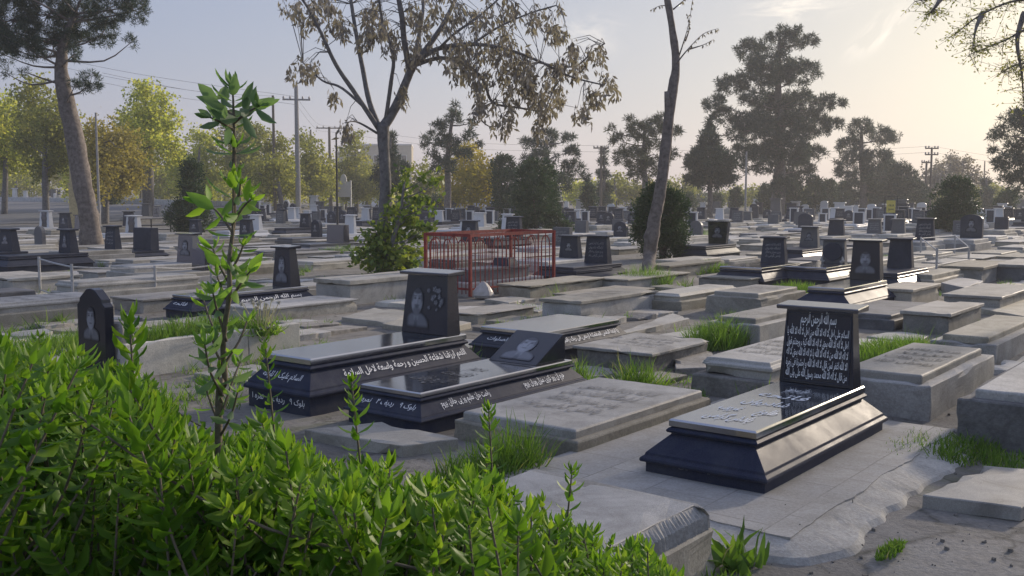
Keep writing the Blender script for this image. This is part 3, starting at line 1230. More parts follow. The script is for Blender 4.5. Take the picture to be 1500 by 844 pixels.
def pad():
    uF, vF = uv_of(f)
    V = []
    u0, u1, v0, v1 = uF - .62, uF + l + .36, vF - .42, vF + w + .65
    nx, ny = 60, 40

    def edge_(s, k):
        return .022 * noise.noise(Vector((s * 2.3, k, 1))) + .012 * noise.noise(Vector((s * 11, k, 3)))
    for i in range(nx + 1):
        for j in range(ny + 1):
            u, v = u0 + (u1 - u0) * i / nx, v0 + (v1 - v0) * j / ny
            k = min(i, j, nx - i, ny - j)
            if k < 2:
                v += edge_(u, 2.0) if j < 2 else 0
                u += edge_(v, 7.0) if i < 2 else 0
            p = LONG * u + SHORT * v
            z = .045 + .003 * noise.noise(Vector((u * 3, v * 3, 2)))
            if k == 0:
                z = -.04
                j_, i_ = (1 if j == 0 else ny - 1 if j == ny else j), (1 if i == 0 else nx - 1 if i == nx else i)
                u, v = u0 + (u1 - u0) * i_ / nx, v0 + (v1 - v0) * j_ / ny
                v += edge_(u, 2.0) - .004 if j == 0 else 0
                u += edge_(v, 7.0) - .004 if i == 0 else 0
                p = LONG * u + SHORT * v
            V.append((p.x, p.y, z))
    F = [(i * (ny + 1) + j, (i + 1) * (ny + 1) + j, (i + 1) * (ny + 1) + j + 1, i * (ny + 1) + j + 1) for i in range(nx) for j in range(ny)]
    # cement apron sloping from the pad to the ground along its two open sides
    A = []
    na, nb = 150, 10
    path = [(u1, v0 + .07), (u0 + .12, v0 + .07), (u0 + .07, v0 + .12), (u0 + .07, v1)]
    seg = [math.dist(path[q], path[q + 1]) for q in range(3)]
    for i in range(na + 1):
        s = i / na * sum(seg)
        q = 0
        while q < 2 and s > seg[q]:
            s -= seg[q]
            q += 1
        t_ = s / seg[q]
        bu, bv = path[q][0] + (path[q + 1][0] - path[q][0]) * t_, path[q][1] + (path[q + 1][1] - path[q][1]) * t_
        ou, ov = ((0, -1), (-.7, -.7), (-1, 0))[q]
        wd = .27 + .10 * noise.noise(Vector((bu * 1.6, bv * 1.6, 5))) + .05 * noise.noise(Vector((bu * 6, bv * 6, 9)))
        for j in range(nb + 1):
            g = j / nb
            p = LONG * (bu + ou * wd * g) + SHORT * (bv + ov * wd * g)
            z = .042 - .05 * g - (.07 * sstep(.84, 1, g)) + .004 * g * (1 - g) * 4 * noise.noise(Vector((bu * 8, bv * 8, g * 3))) + .0025 * noise.noise(Vector((p.x * 26, p.y * 26, 0))) * min(1, g * 3)
            A.append((p.x, p.y, z))
    me = bpy.data.meshes.new('apron')
    me.from_pydata(A, [], [(i * (nb + 1) + j, i * (nb + 1) + j + 1, (i + 1) * (nb + 1) + j + 1, (i + 1) * (nb + 1) + j) for i in range(na) for j in range(nb)])
    tag(link_mesh('pavement_edge', me, 'concrete', None, False), 'rough cement apron sloping down from the tiled pad', None, None, 'structure')
    me = bpy.data.meshes.new('tiled_pad')
    me.from_pydata(V, [], F)
    t = NT('pad_tiles')
    g = t.add('ShaderNodeNewGeometry')
    mp = t.add('ShaderNodeMapping')
    mp.inputs['Rotation'].default_value = (0, 0, -ROTZ)
    t.link(g.outputs['Position'], mp.inputs['Vector'])
    br = t.add('ShaderNodeTexBrick')
    br.inputs['Color1'].default_value = (.40, .38, .34, 1)
    br.inputs['Color2'].default_value = (.33, .315, .285, 1)
    br.inputs['Mortar'].default_value = (.20, .188, .162, 1)
    br.inputs['Scale'].default_value = 1.0
    br.inputs['Mortar Size'].default_value = .0045
    br.inputs['Brick Width'].default_value = .42
    br.inputs['Row Height'].default_value = .40
    t.link(mp.outputs[0], br.inputs['Vector'])
    n = t.noise(g.outputs['Position'], 3, 7, .72, .4)
    n2 = t.noise(g.outputs['Position'], 60, 3, .7)
    c = t.mix(t.map(n, .40, .60, 0, .95), br.outputs['Color'], (.29, .272, .235))
    c = t.mix(.7, c, t.ramp(n2, [(.3, (.75, .75, .75)), (.7, (1.2, 1.2, 1.2))]), 'MULTIPLY')
    t.link(c, t.b.inputs['Base Color'])
    t.b.inputs['Roughness'].default_value = .8
    t.bump(t.mix(.5, n2, br.outputs['Fac']), .3, .01)
    o = link_mesh('pavement', me, t.m, None, False)
    tag(o, 'pale tiled pad with crumbling edge under the written tomb', None, None, 'structure')
    take(u0, u1, v0, v1)


pad()


def flat_slab(name, quad, th, mat, label, cat='paving slab', group=None, rough=.006):
    """an irregular flat stone given by its corners on the ground (pixels)"""
    pts = [GT(*q) for q in quad]
    c = sum(pts, Vector()) / len(pts)
    m = MB()
    m.rings([[(p.x - c.x, p.y - c.y, -.03) for p in pts], [(p.x - c.x, p.y - c.y, th) for p in pts]])
    o = m.build(name, mat, None, .006, rough)
    o.location = (c.x, c.y, 0)
    us = [uv_of(p) for p in pts]
    take(min(a for a, b in us), max(a for a, b in us), min(b for a, b in us), max(b for a, b in us))
    return tag(o, label, cat, group)


flat_slab('flat_gravestone', [(1350, 738), (1495, 757), (1580, 705), (1440, 694)], .05, 'mosaic', 'flat grey gravestone lying in the bottom right corner')
flat_slab('flat_gravestone', [(1378, 424), (1412, 432), (1440, 421), (1405, 415)], .12, 'warm_stone', 'small sunlit flat stone right of the pipe railing', rough=.002)
flat_slab('flat_gravestone', [(445, 642), (590, 666), (672, 655), (560, 630)], .06, 'mosaic', 'grey gravestone slab showing above the hedge before the slanting headstone')
flat_slab('paving_slab', [(1395, 640), (1425, 652), (1440, 640), (1412, 632)], .05, 'rubble', 'broken stone fragment beside the rough right edge grave')
flat_slab('flat_gravestone', [(560, 480), (640, 492), (690, 478), (612, 466)], .05, 'concrete', 'flat grey slab directly behind the couple headstone')
flat_slab('flat_gravestone', [(500, 470), (570, 478), (620, 462), (548, 456)], .05, 'pale_stone', 'pale flat slab left of the couple headstone cap')
flat_slab('flat_gravestone', [(1060, 545), (1040, 520), (985, 522), (990, 548)], .05, 'rubble', 'rough flat stone lost in weeds near the cracked slab')
flat_slab('flat_gravestone', [(870, 505), (905, 497), (1010, 472), (985, 464)], .05, 'concrete', 'long flat grey slab behind the cracked slab grave')
flat_slab('flat_gravestone', [(1420, 455), (1500, 470), (1560, 452), (1490, 440)], .06, 'concrete', 'flat grey slab on the right behind the low panel grave')


# ================================================================== HEADSTONES READ OFF THE PHOTOGRAPH
def small_portrait(w, h):
    me = bpy.data.meshes.new('portrait')
    V = [(w / 2 * math.cos(a), h / 2 * math.sin(a), .003) for a in [2 * math.pi * k / 18 for k in range(18)]]
    me.from_pydata(V, [], [tuple(range(18))])
    return me


LINES = text_mesh(['انا لله و انا الیه راجعون', 'آرامگاه شادروان', 'پدری مهربان و فداکار', 'یادش گرامی باد'], 1, 1, res=1, gap=.95)
PORT = portrait_mesh(1, 1, 21, True, False, 18, 22)


CARVED = [LINES, text_mesh(['مرحوم مغفور', 'فرزند', 'تاریخ وفات', 'روحش شاد'], 1, 1, res=1, gap=.9)]
for i_, (r_, w_, l_, z_) in enumerate(carve):
    o_ = link_mesh('inscription', CARVED[i_ % 2].copy(), 'dark_stone')
    on_face(o_, r_, (.05, 0, z_ + .004), (0, -1, 0), (1, 0, 0), (w_ * .6, l_ * .55))


def add_headstone(root, x, z, w, h, t, kind, mat, deco):
    if kind == 'taper':
        hs = taper_stone(root, x, z, w, w * .84, t, t * .62, h, .03, mat)
    elif kind == 'flare':
        hs = taper_stone(root, x, z, w * .86, w, t * .8, t * .8, h, .03, mat, True)
    elif kind == 'plain':
        hs = taper_stone(root, x, z, w, w * .97, t, t * .9, h, .02, mat, False)
    elif kind == 'arch':
        hs = outline_stone(root, x, z, arch_pts(w, h), t, mat)
    elif kind == 'round':
        hs = outline_stone(root, x, z, arch_pts(w, h, 12, .9), t, mat)
    elif kind == 'oval':
        hs = taper_stone(root, x, z, w, w * .9, t, t * .6, h, .03, mat, True)
        f2 = outline_stone(hs, -t / 2 - .015, .04, oval_pts(w * .8, h * .82), .05, 'dark_granite' if mat != 'dark_granite' else 'black_granite', 'oval_plaque')
        for s in (-1, 1):
            m = MB()
            m.tube([(-t / 2 - .02, s * w * .36, .02), (-t / 2 - .03, s * w * .46, h * .12), (-t / 2 - .02, s * w * .42, h * .3)], [.035, .03, .012], 6)
            m.build('scroll', 'pale_stone', hs)
    elif kind == 'frame':
        o = .09 * w
        m = MB()
        m.box(-t / 2, t / 2, -w / 2, -w / 2 + o * 1.4, 0, h)
        m.box(-t / 2, t / 2, w / 2 - o * 1.4, w / 2, 0, h)
        m.box(-t / 2 - .01, t / 2 + .01, -w / 2 - .03, w / 2 + .03, h, h + .05)
        hs = m.build('headstone', mat, root, .004)
        hs.location = (x, 0, z)
        m = MB()
        m.box(-t / 2 + .02, t / 2 - .02, -w / 2 + o * 1.4 - .002, w / 2 - o * 1.4 + .002, 0, h - .002)
        m.build('panel', 'dark_granite', hs)
        hs['face'] = (-t / 2 + .02, 0.0, h, w, w)
    elif kind == 'ovalring':
        V = []
        m = MB()
        n = 20
        for xx, k in ((-t / 2, 1.0), (t / 2, 1.0)):
            pass
        hs = outline_stone(root, x, z, oval_pts(w, h), t, mat)
        f2 = outline_stone(hs, -t / 2 - .012, h * .12, oval_pts(w * .68, h * .76), .03, 'dark_granite', 'oval_plaque')
    elif kind == 'white_dark':          # white sides with a dark rough panel
        hs = taper_stone(root, x, z, w, w * .84, t, t * .7, h, .03, mat, True)
        m = MB()
        R = random.Random(int(x * 100) + 3)
        pts = [(-w * .22 + R.uniform(-.03, .03), k / 5 * h * .94 + .01) for k in range(6)] + [(w * .24 + R.uniform(-.03, .03), (5 - k) / 5 * h * .94 + .01) for k in range(6)]
        q = outline_stone(hs, -t / 2 + .02, 0, pts, .07, 'black_granite', 'panel')
    if deco == 'portrait':
        front(hs, link_mesh('portrait', SP_(w * .46, h * .5), 'portrait'), .56, .004)
    elif deco == 'text':
        o = link_mesh('inscription', LINES, 'worn_letters' if mat not in ('white_marble', 'pale_stone') else 'ink')
        front(hs, o, .52, .004, (w * .62, h * .62))
    return hs


_sp = {}


def SP_(w, h):
    k = (round(w, 1), round(h, 1))
    if k not in _sp:
        me = PORT.copy()
        me.transform(Matrix.Diagonal((max(.1, k[0]) * 1.1, max(.15, k[1]) * 1.15, 1, 1)))
        _sp[k] = me
    return _sp[k]


HS = [
    # hx, ybase, wpx, hpx, thickness, kind, mat, deco, tomb(kind, mat, H, W, L), label
    (14, 368, 30, 33, .22, 'taper', 'dark_granite', 'portrait', ('g', 'dark_granite', .34, .95, 2.0), 'dark capped headstone on long dark tomb at the left edge'),
    (101, 370, 28, 34, .22, 'taper', 'dark_granite', 'portrait', ('g', 'dark_granite', .34, .95, 2.0), 'dark capped headstone in front of the curved pine trunk, left of it'),
    (59, 358, 16, 28, .12, 'round', 'grey_granite', None, ('s', 'pale_stone', .22, .8, 1.8), 'thin light grey round topped headstone left of the curved pine'),
    (68, 333, 20, 24, .2, 'white_dark', 'white_marble', None, ('s', 'white_marble', .25, .9, 1.8), 'white headstone with dark panel against the road'),
    (96, 335, 19, 23, .2, 'taper', 'dark_granite', 'portrait', ('s', 'concrete', .25, .9, 1.8), 'dark headstone directly left of the curved pine trunk'),
    (116, 336, 12, 21, .2, 'taper', 'black_granite', None, ('s', 'concrete', .25, .9, 1.8), 'black headstone partly hidden by the curved pine trunk'),
    (166, 365, 24, 34, .2, 'taper', 'dark_granite', 'text', ('s', 'concrete', .28, .9, 1.9), 'dark headstone with white writing right of the curved pine'),
    (214, 366, 36, 34, .25, 'plain', 'dark_granite', None, ('g', 'dark_granite', .2, .9, 1.9), 'wide dark double headstone right of the curved pine'),
    (196, 341, 24, 25, .2, 'white_dark', 'white_marble', None, ('s', 'white_marble', .25, .9, 1.8), 'white capped headstone with jagged dark panel beside small black rail'),
    (189, 331, 18, 21, .2, 'taper', 'dark_granite', None, ('s', 'concrete', .25, .9, 1.8), 'dark headstone behind the white jagged panel headstone'),
    (215, 321, 15, 18, .2, 'taper', 'grey_granite', None, ('s', 'pale_stone', .25, .9, 1.8), 'grey headstone under the pollarded roadside tree'),
    (231, 322, 13, 17, .2, 'taper', 'black_granite', 'portrait', ('s', 'concrete', .25, .9, 1.8), 'black portrait headstone right of the pollarded tree trunk'),
    (278, 384, 36, 42, .24, 'taper', 'black_granite', 'portrait', ('s', 'concrete', .3, .95, 1.9), 'blue black wavy sided headstone left of the tall green shoot'),
    (294, 396, 24, 34, .12, 'plain', 'black_granite', None, ('s', 'concrete', .2, .9, 1.8), 'small square black headstone touching the tall green shoot'),
    (287, 341, 20, 19, .2, 'taper', 'dark_granite', 'portrait', ('s', 'concrete', .28, .95, 1.9), 'dark headstone under the two-lobed dark thuja'),
    (375, 337, 20, 22, .2, 'taper', 'white_marble', None, ('g', 'white_marble', .3, 1.0, 2.0), 'white headstone on stepped white tomb right of the green shoot'),
    (420, 317, 11, 17, .12, 'ovalring', 'white_marble', None, ('s', 'pale_stone', .2, .9, 1.8), 'small white oval headstone with dark plaque near the tall pole'),
    (448, 333, 18, 20, .2, 'taper', 'dark_granite', 'portrait', ('g', 'dark_granite', .3, .9, 1.8), 'dark portrait headstone in front of the tall concrete pole'),
    (464, 347, 16, 26, .14, 'round', 'dark_granite', 'portrait', ('s', 'grey_granite', .22, .9, 1.8), 'dark round topped portrait headstone beside a dark block headstone'),
    (459, 311, 12, 14, .12, 'frame', 'white_marble', None, ('s', 'pale_stone', .2, .9, 1.8), 'small white framed headstone by the white noticeboard'),
    (484, 327, 13, 13, .14, 'frame', 'white_marble', None, ('s', 'pale_stone', .2, .9, 1.8), 'white framed headstone with black panel beside the thin pole'),
    (495, 355, 32, 27, .25, 'plain', 'black_granite', None, ('g', 'grey_granite', .22, 1.0, 1.9), 'wide black block headstone left of the ivy bush'),
    (703, 332, 20, 20, .2, 'taper', 'white_marble', None, ('s', 'white_marble', .25, .95, 1.9), 'white capped headstone rising above the red railing'),
    (684, 336, 22, 13, .2, 'taper', 'white_marble', None, ('s', 'white_marble', .2, .95, 1.9), 'low white headstone above the red railing, left of taller one'),
    (836, 378, 34, 33, .2, 'taper', 'dark_granite', 'portrait', ('s', 'pale_stone', .2, 1.0, 1.9), 'dark portrait headstone just right of the red railing'),
    (876, 385, 40, 40, .18, 'taper', 'dark_granite', 'text', ('g', 'dark_granite', .28, 1.0, 1.9), 'dark headstone with lines of writing between red railing and leaning trunk'),
    (852, 341, 20, 19, .2, 'plain', 'grey_granite', None, ('s', 'pale_stone', .25, 1.0, 1.9), 'grey block headstone behind, right of the round topped bush'),
    (906, 338, 19, 18, .2, 'plain', 'grey_granite', None, ('s', 'pale_stone', .25, 1.0, 1.9), 'grey block headstone behind, left of the leaning trunk'),
    (1020, 344, 20, 22, .14, 'round', 'grey_granite', None, ('s', 'pale_stone', .22, .95, 1.9), 'pale grey round topped headstone right of the dark thuja'),
    (1052, 357, 33, 33, .18, 'flare', 'black_granite', 'portrait', ('g', 'dark_granite', .34, 1.0, 1.95), 'black flared headstone on tomb with bright sloping side'),
    (1134, 385, 40, 38, .16, 'taper', 'dark_granite', 'text', ('g', 'black_granite', .36, 1.0, 1.9), 'slate dark headstone with faint writing in front of the big pine'),
    (1186, 362, 30, 30, .16, 'taper', 'grey_granite', 'portrait', ('g', 'dark_granite', .34, 1.0, 1.9), 'blue grey headstone with pale bust behind the slate dark one'),
    (1222, 385, 38, 35, .16, 'oval', 'grey_granite', None, ('g', 'black_granite', .34, 1.0, 1.9), 'headstone with oval plaque and pale scrolls, left of faint portrait headstone'),
    (1319, 392, 40, 43, .16, 'taper', 'dark_granite', None, ('g', 'dark_granite', .34, 1.0, 1.9), 'plain dark headstone on tomb with bright slope, left of pipe railing'),
    (1225, 345, 26, 23, .16, 'taper', 'dark_granite', None, ('s', 'concrete', .25, 1.0, 1.9), 'dark headstone behind the oval plaque headstone'),
    (1281, 342, 23, 21, .16, 'taper', 'grey_granite', 'text', ('s', 'pale_stone', .25, 1.0, 1.9), 'grey capped headstone behind, left of the yellow sign foot'),
    (1316, 342, 22, 21, .16, 'taper', 'grey_granite', None, ('s', 'pale_stone', .25, 1.0, 1.9), 'grey capped headstone directly below the yellow sign'),
    (1355, 352, 30, 32, .16, 'taper', 'dark_granite', 'text', ('s', 'concrete', .3, 1.0, 1.9), 'dark headstone left of the broad dark juniper'),
    (1423, 349, 34, 36, .16, 'arch', 'dark_granite', 'portrait', ('s', 'concrete', .3, 1.0, 1.9), 'dark arched headstone in front of the broad dark juniper'),
    (1467, 336, 21, 19, .16, 'plain', 'dark_granite', None, ('s', 'concrete', .3, 1.0, 1.9), 'dark block headstone at the right, beyond the arched headstone'),
    (1258, 328, 18, 17, .14, 'frame', 'white_marble', None, ('s', 'white_marble', .2, .9, 1.8), 'white framed headstone with grey panel in front of the conifers'),
    (1275, 321, 15, 14, .14, 'frame', 'white_marble', None, ('s', 'pale_stone', .2, .9, 1.8), 'smaller white framed headstone nearest the yellow sign, left of it'),
    (1205, 325, 12, 12, .14, 'frame', 'white_marble', None, ('s', 'pale_stone', .2, .9, 1.8), 'little white framed headstone right of the white arch'),
    (1180, 334, 22, 22, .14, 'arch', 'dark_granite', None, ('s', 'white_marble', .2, .9, 1.8), 'dark arched headstone with white edge under the big pine'),
    (1092, 323, 21, 13, .2, 'taper', 'grey_granite', None, ('s', 'pale_stone', .2, .9, 1.8), 'grey wide headstone left of the big pine trunk'),
    (1133, 328, 17, 14, .16, 'plain', 'grey_granite', None, ('s', 'pale_stone', .2, .9, 1.8), 'blue grey block headstone at the foot of the big pine'),
    (1163, 325, 13, 20, .14, 'frame', 'white_marble', None, ('s', 'pale_stone', .2, .9, 1.8), 'tall white framed headstone right of the big pine trunk'),
]
for hx, yb, wp, hp, t, kind, mat, deco, tomb, lab in HS:
    tk, tmat, tH, tW, tL = tomb
    p = G(hx, yb, tH)
    D = p.y
    u = (hx - 750) / 1500
    short_app = abs(SHORT.x - u * SHORT.y)
    long_app = abs(LONG.x - u * LONG.y)
    w = (wp * D / 1500 - t * long_app * .8) / short_app
    w = min(max(w, .42), 1.05)
    h = hp * D / 1500 - .03
    tW = max(tW, w + .26) if tk == 'g' else max(tW, w + .12)
    uu, vv = uv_of(p)
    c = LONG * (uu + .12 + .22 - tL / 2) + SHORT * vv
    take(uu + .34 - tL, uu + .34, vv - tW / 2, vv + tW / 2)
    root = empty('headstone_grave', (c.x, c.y, terrain(c.x, c.y)), ROTZ, lab, 'grave')
    if tk == 'g':
        granite_tomb(root, tW, tL, tH, tmat, .11)
    else:
        m = MB()
        m.rect_loft(tW, tL, [(.0, -.05), (.0, tH * .6), (.015, tH * .63)])
        m.build('base', tmat, root, .006, .004)
        m = MB()
        m.rect_loft(tW, tL, [(.06, tH * .6), (.06, tH * .94), (.07, tH)])
        m.build('top_slab', tmat, root, .005)
    add_headstone(root, tL / 2 - .34, tH + .001, w, h, t, kind, mat, deco)


# ================================================================== RAILINGS
def red_railing():
    f, w, l = fit((689, 435), 624, 811)
    print('rail', w, l)
    root = grave_root('grave_railing', f, w, l, 'red painted iron railing with arched bars round a grave', 'railing')
    H = 1.02
    hw, hl = w / 2, l / 2
    for sx in (-1, 1):
        for sy in (-1, 1):
            m = MB()
            m.box(sx * hl - .025, sx * hl + .025, sy * hw - .025, sy * hw + .025, 0, H)
            m.build('post', 'red_paint', root, .004)

    def panel(a, b):
        a, b = Vector(a), Vector(b)
        d = b - a
        L = d.length
        d.normalize()
        m = MB()
        nn = Vector((-d.y, d.x, 0)) * .018

        def bar(p, q, r=.008):
            m.tube([p, q], [r, r], 5)
        for z, r in ((H - .02, .026), (.12, .016)):
            p, q = a + Vector((0, 0, z)), b + Vector((0, 0, z))
            m.rings([[p - nn + Vector((0, 0, -r)), p + nn + Vector((0, 0, -r)), p + nn + Vector((0, 0, r)), p - nn + Vector((0, 0, r))],
                     [q - nn + Vector((0, 0, -r)), q + nn + Vector((0, 0, -r)), q + nn + Vector((0, 0, r)), q - nn + Vector((0, 0, r))]])
        n = max(3, round(L / .46))
        s = L / n
        for k in range(n):
            c0 = a + d * (s * (k + .5))
            r = s * .28
            pts = [c0 - d * r + Vector((0, 0, .04)), c0 - d * r + Vector((0, 0, H - .13 - r))]
            for j in range(1, 6):
                t = math.pi * j / 6
                pts.append(c0 - d * r * math.cos(t) + Vector((0, 0, H - .13 - r + r * 1.4 * math.sin(t))))
            pts += [c0 + d * r + Vector((0, 0, H - .13 - r)), c0 + d * r + Vector((0, 0, .04))]
            m.tube(pts, [.0095] * len(pts), 5)
            bar(c0 + Vector((0, 0, .03)), c0 + Vector((0, 0, H - .03)))
            if k:
                e = a + d * (s * k)
                bar(e + Vector((0, 0, .03)), e + Vector((0, 0, H - .03)))
        return m
    e = .027
    for a, b in (((-hl + e, -hw, 0), (hl - e, -hw, 0)), ((-hl + e, hw, 0), (hl - e, hw, 0)), ((-hl, -hw + e, 0), (-hl, hw - e, 0)), ((hl, -hw + e, 0), (hl, hw - e, 0))):
        panel(a, b).build('railing_panel', 'red_paint', root)
    c = root.location
    gr = empty('stepped_grave', (c.x, c.y, 0), ROTZ, 'purple grey stepped grave standing inside the red railing', 'grave')
    m = MB()
    m.rect_loft(w - .25, l - .25, [(0, -.03), (0, .2)])
    m.build('base', 'pale_stone', gr, .006)
    m = MB()
    m.rect_loft(w - .6, l - .7, [(0, .202), (0, .36), (-.03, .365), (-.03, .41)])
    m.build('top_slab', 'dark_stone', gr, .005)
    m = MB()
    m.rect_loft(.4, .3, [(0, .412), (.02, .47), (.05, .55)])
    o = m.build('lantern_base', 'dark_granite', gr, .004)
    o.location = (l / 2 - .8, 0, 0)


red_railing()


def pipe_railing(posts, rails, hts, mat, label, r=.022, rr=.014, name='pipe_railing'):
    pts = [G(*q) for q in posts]
    c = pts[0]
    root = empty(name, (c.x, c.y, 0), 0, label, 'railing')
    for p, h in zip(pts, hts):
        m = MB()
        q = p - c
        q.z = 0
        m.tube([q + Vector((0, 0, -.05)), q + Vector((0, 0, h))], [r, r], 8)
        m.build('post', mat, root, 0, 0, False)
    for a, b, fa, fb, sag in rails:
        qa, qb = pts[a] - c, pts[b] - c
        qa.z, qb.z = hts[a] * fa, hts[b] * fb
        mid = (qa + qb) / 2 - Vector((0, 0, sag))
        m = MB()
        m.tube(smooth_path([qa, mid, qb], 4), [rr] * 9, 6)
        m.build('rail', mat, root)
    return root


pipe_railing([(107, 447), (59, 430), (228, 436), (310, 425)], [(0, 1, .93, .95, .01), (0, 2, .93, .93, .02), (2, 3, .93, .95, .03), (0, 1, .12, .1, 0), (0, 2, .18, .25, .0)],
             [.62, .62, .52, .45], 'galvanised', 'thin grey pipe railing round the stepped grave on the left')
pipe_railing([(1371, 414), (1418, 401), (1348, 380), (1398, 372)], [(0, 1, .93, .93, .015), (0, 2, .93, .95, .0), (1, 3, .93, .93, .0), (2, 3, .93, .93, .0), (0, 1, .5, .5, 0)],
             [.66, .60, .58, .55], 'galvanised', 'bent pale pipe railing on the right among grey graves')
pipe_railing([(250, 340), (206, 341), (248, 330), (222, 341)], [(0, 1, .97, .97, 0), (0, 2, .97, .97, 0), (0, 1, .5, .5, 0), (0, 1, .2, .2, 0)],
             [.62, .62, .62, .6], 'black_metal', 'small black metal rail left of the two-lobed thuja', .03, .02)

# crumpled bag at the railing corner
b = G(708, 436)
m = MB()
n = 14
rings = []
for z, r in ((0, .15), (.04, .17), (.10, .15), (.17, .11), (.23, .06), (.26, .02)):
    rings.append([(r * math.cos(2 * math.pi * k / n) * (1 + .28 * noise.noise(Vector((math.cos(k) * 2, z * 7, k)))), r * .8 * math.sin(2 * math.pi * k / n) * (1 + .28 * noise.noise(Vector((k * 1.7, z * 5, 2)))), z)
                  for k in range(n)])
m.rings(rings)
o = m.build('plastic_bag', 'plastic_white')
o.location = (b.x, b.y, 0)
tag(o, 'crumpled whitish bag leaning at the red railing corner post', 'bag')

# ================================================================== MORE GRAVES ON THE SAME LATTICE
LAND = [('the red railing', 715, 400), ('the leaning bare trunk', 950, 400), ('the ivy bush', 570, 395), ('the curved pine trunk', 132, 360),
        ('the round topped bush', 785, 338), ('the dark thuja', 972, 376), ('the arched dark headstone', 1423, 352), ('the oval plaque headstone', 1222, 390),
        ('the white oval headstone', 420, 317), ('the yellow sign', 1305, 330), ('the two-lobed thuja', 275, 338), ('the right pipe railing', 1400, 400),
        ('the flared black headstone', 1052, 358), ('the left pipe railing', 107, 445), ('the written headstone', 1200, 640), ('the couple headstone', 640, 540), ('the broad concrete grave', 1400, 600), ('the block headstone', 495, 356)]
LANDP = [(n_, GT(x, y)) for n_, x, y in LAND]
for x, y, r in ((132, 362, .9), (560, 398, 1.2), (950, 408, .5), (785, 340, 1.6), (970, 378, 1.3), (275, 340, 1.2), (738, 320, 1.4)):
    p = GT(x, y)
    u, v = uv_of(p)
    take(u - r, u + r, v - r, v + r)
p = G(715, 400)
u, v = uv_of(G(689, 435))
take(u - .2, u + 2.6, v - .2, v + 1.8)


def proto(kind):
    root = empty(kind[0], (0, -60, 0), ROTZ)
    L, W, H, st, mats, hs = kind[1:]
    if st == 'g':
        granite_tomb(root, W, L, H, mats[0], .11)
    else:
        m = MB()
        m.rect_loft(W, L, [(.0, -.06), (.0, H * .62), (.012, H * .65)] if st == 's' else [(0.02, -.06), (.02, H * .82)])
        m.build('base', mats[0], root, .007, .007)
        m = MB()
        m.rect_loft(W, L, [(.055, H * .62), (.055, H * .93), (.068, H)] if st == 's' else [(0, H * .822), (0, H)])
        m.build('top_slab', mats[1], root, .006, .003)
    if hs:
        add_headstone(root, L / 2 - .3, H + .001, *hs)
    return root


PK = [
    ('concrete_grave', 1.9, .85, .24, 's', ('concrete', 'mosaic'), None), ('concrete_grave', 1.85, .8, .2, 'l', ('concrete', 'concrete'), None),
    ('stone_grave', 1.9, .8, .26, 's', ('pale_stone', 'pale_stone'), None), ('stone_grave', 1.8, .8, .22, 'l', ('concrete', 'warm_stone'), None),
    ('flat_gravestone', 1.7, .75, .10, 'l', ('concrete', 'mosaic'), None), ('dark_grave', 1.9, .85, .26, 's', ('dark_stone', 'dark_stone'), None),
    ('headstone_grave', 1.9, .85, .25, 's', ('concrete', 'concrete'), (.6, .62, .2, 'taper', 'dark_granite', 'portrait')),
    ('granite_tomb', 1.9, .95, .32, 'g', ('dark_granite',), (.62, .58, .18, 'taper', 'dark_granite', 'text')),
    ('headstone_grave', 1.9, .85, .24, 's', ('pale_stone', 'pale_stone'), (.6, .6, .16, 'plain', 'grey_granite', 'text')),
    ('white_grave', 1.9, .85, .24, 's', ('white_marble', 'white_marble'), (.55, .62, .16, 'taper', 'white_marble', None)),
    ('headstone_grave', 1.9, .85, .24, 's', ('concrete', 'pale_stone'), (.55, .62, .12, 'round', 'dark_granite', 'portrait')),
    ('white_grave', 1.9, .85, .22, 's', ('pale_stone', 'pale_stone'), (.5, .6, .12, 'frame', 'white_marble', None)),
]
DESC = ['grey concrete grave', 'lipped grey grave', 'pale stone grave', 'buff topped grave', 'flat grey gravestone', 'dark stone grave',
        'grave with dark capped headstone', 'dark tomb with written headstone', 'pale grave with grey block headstone', 'white grave with white headstone',
        'grave with dark round headstone', 'grave with white framed headstone']
PROTO = [proto(k) for k in PK]
CNT = {}
ORD = ['nearest', 'second nearest', 'third nearest', 'fourth nearest', 'fifth nearest', 'sixth nearest', 'seventh nearest', 'eighth nearest', 'ninth nearest', 'tenth nearest',
       'eleventh nearest', 'twelfth nearest', 'thirteenth nearest', 'fourteenth nearest', 'fifteenth nearest', 'sixteenth nearest', 'seventeenth nearest', 'eighteenth nearest', 'nineteenth nearest', 'twentieth nearest']
FILL = []
Rf = random.Random(23)
first_used = [False] * len(PK)
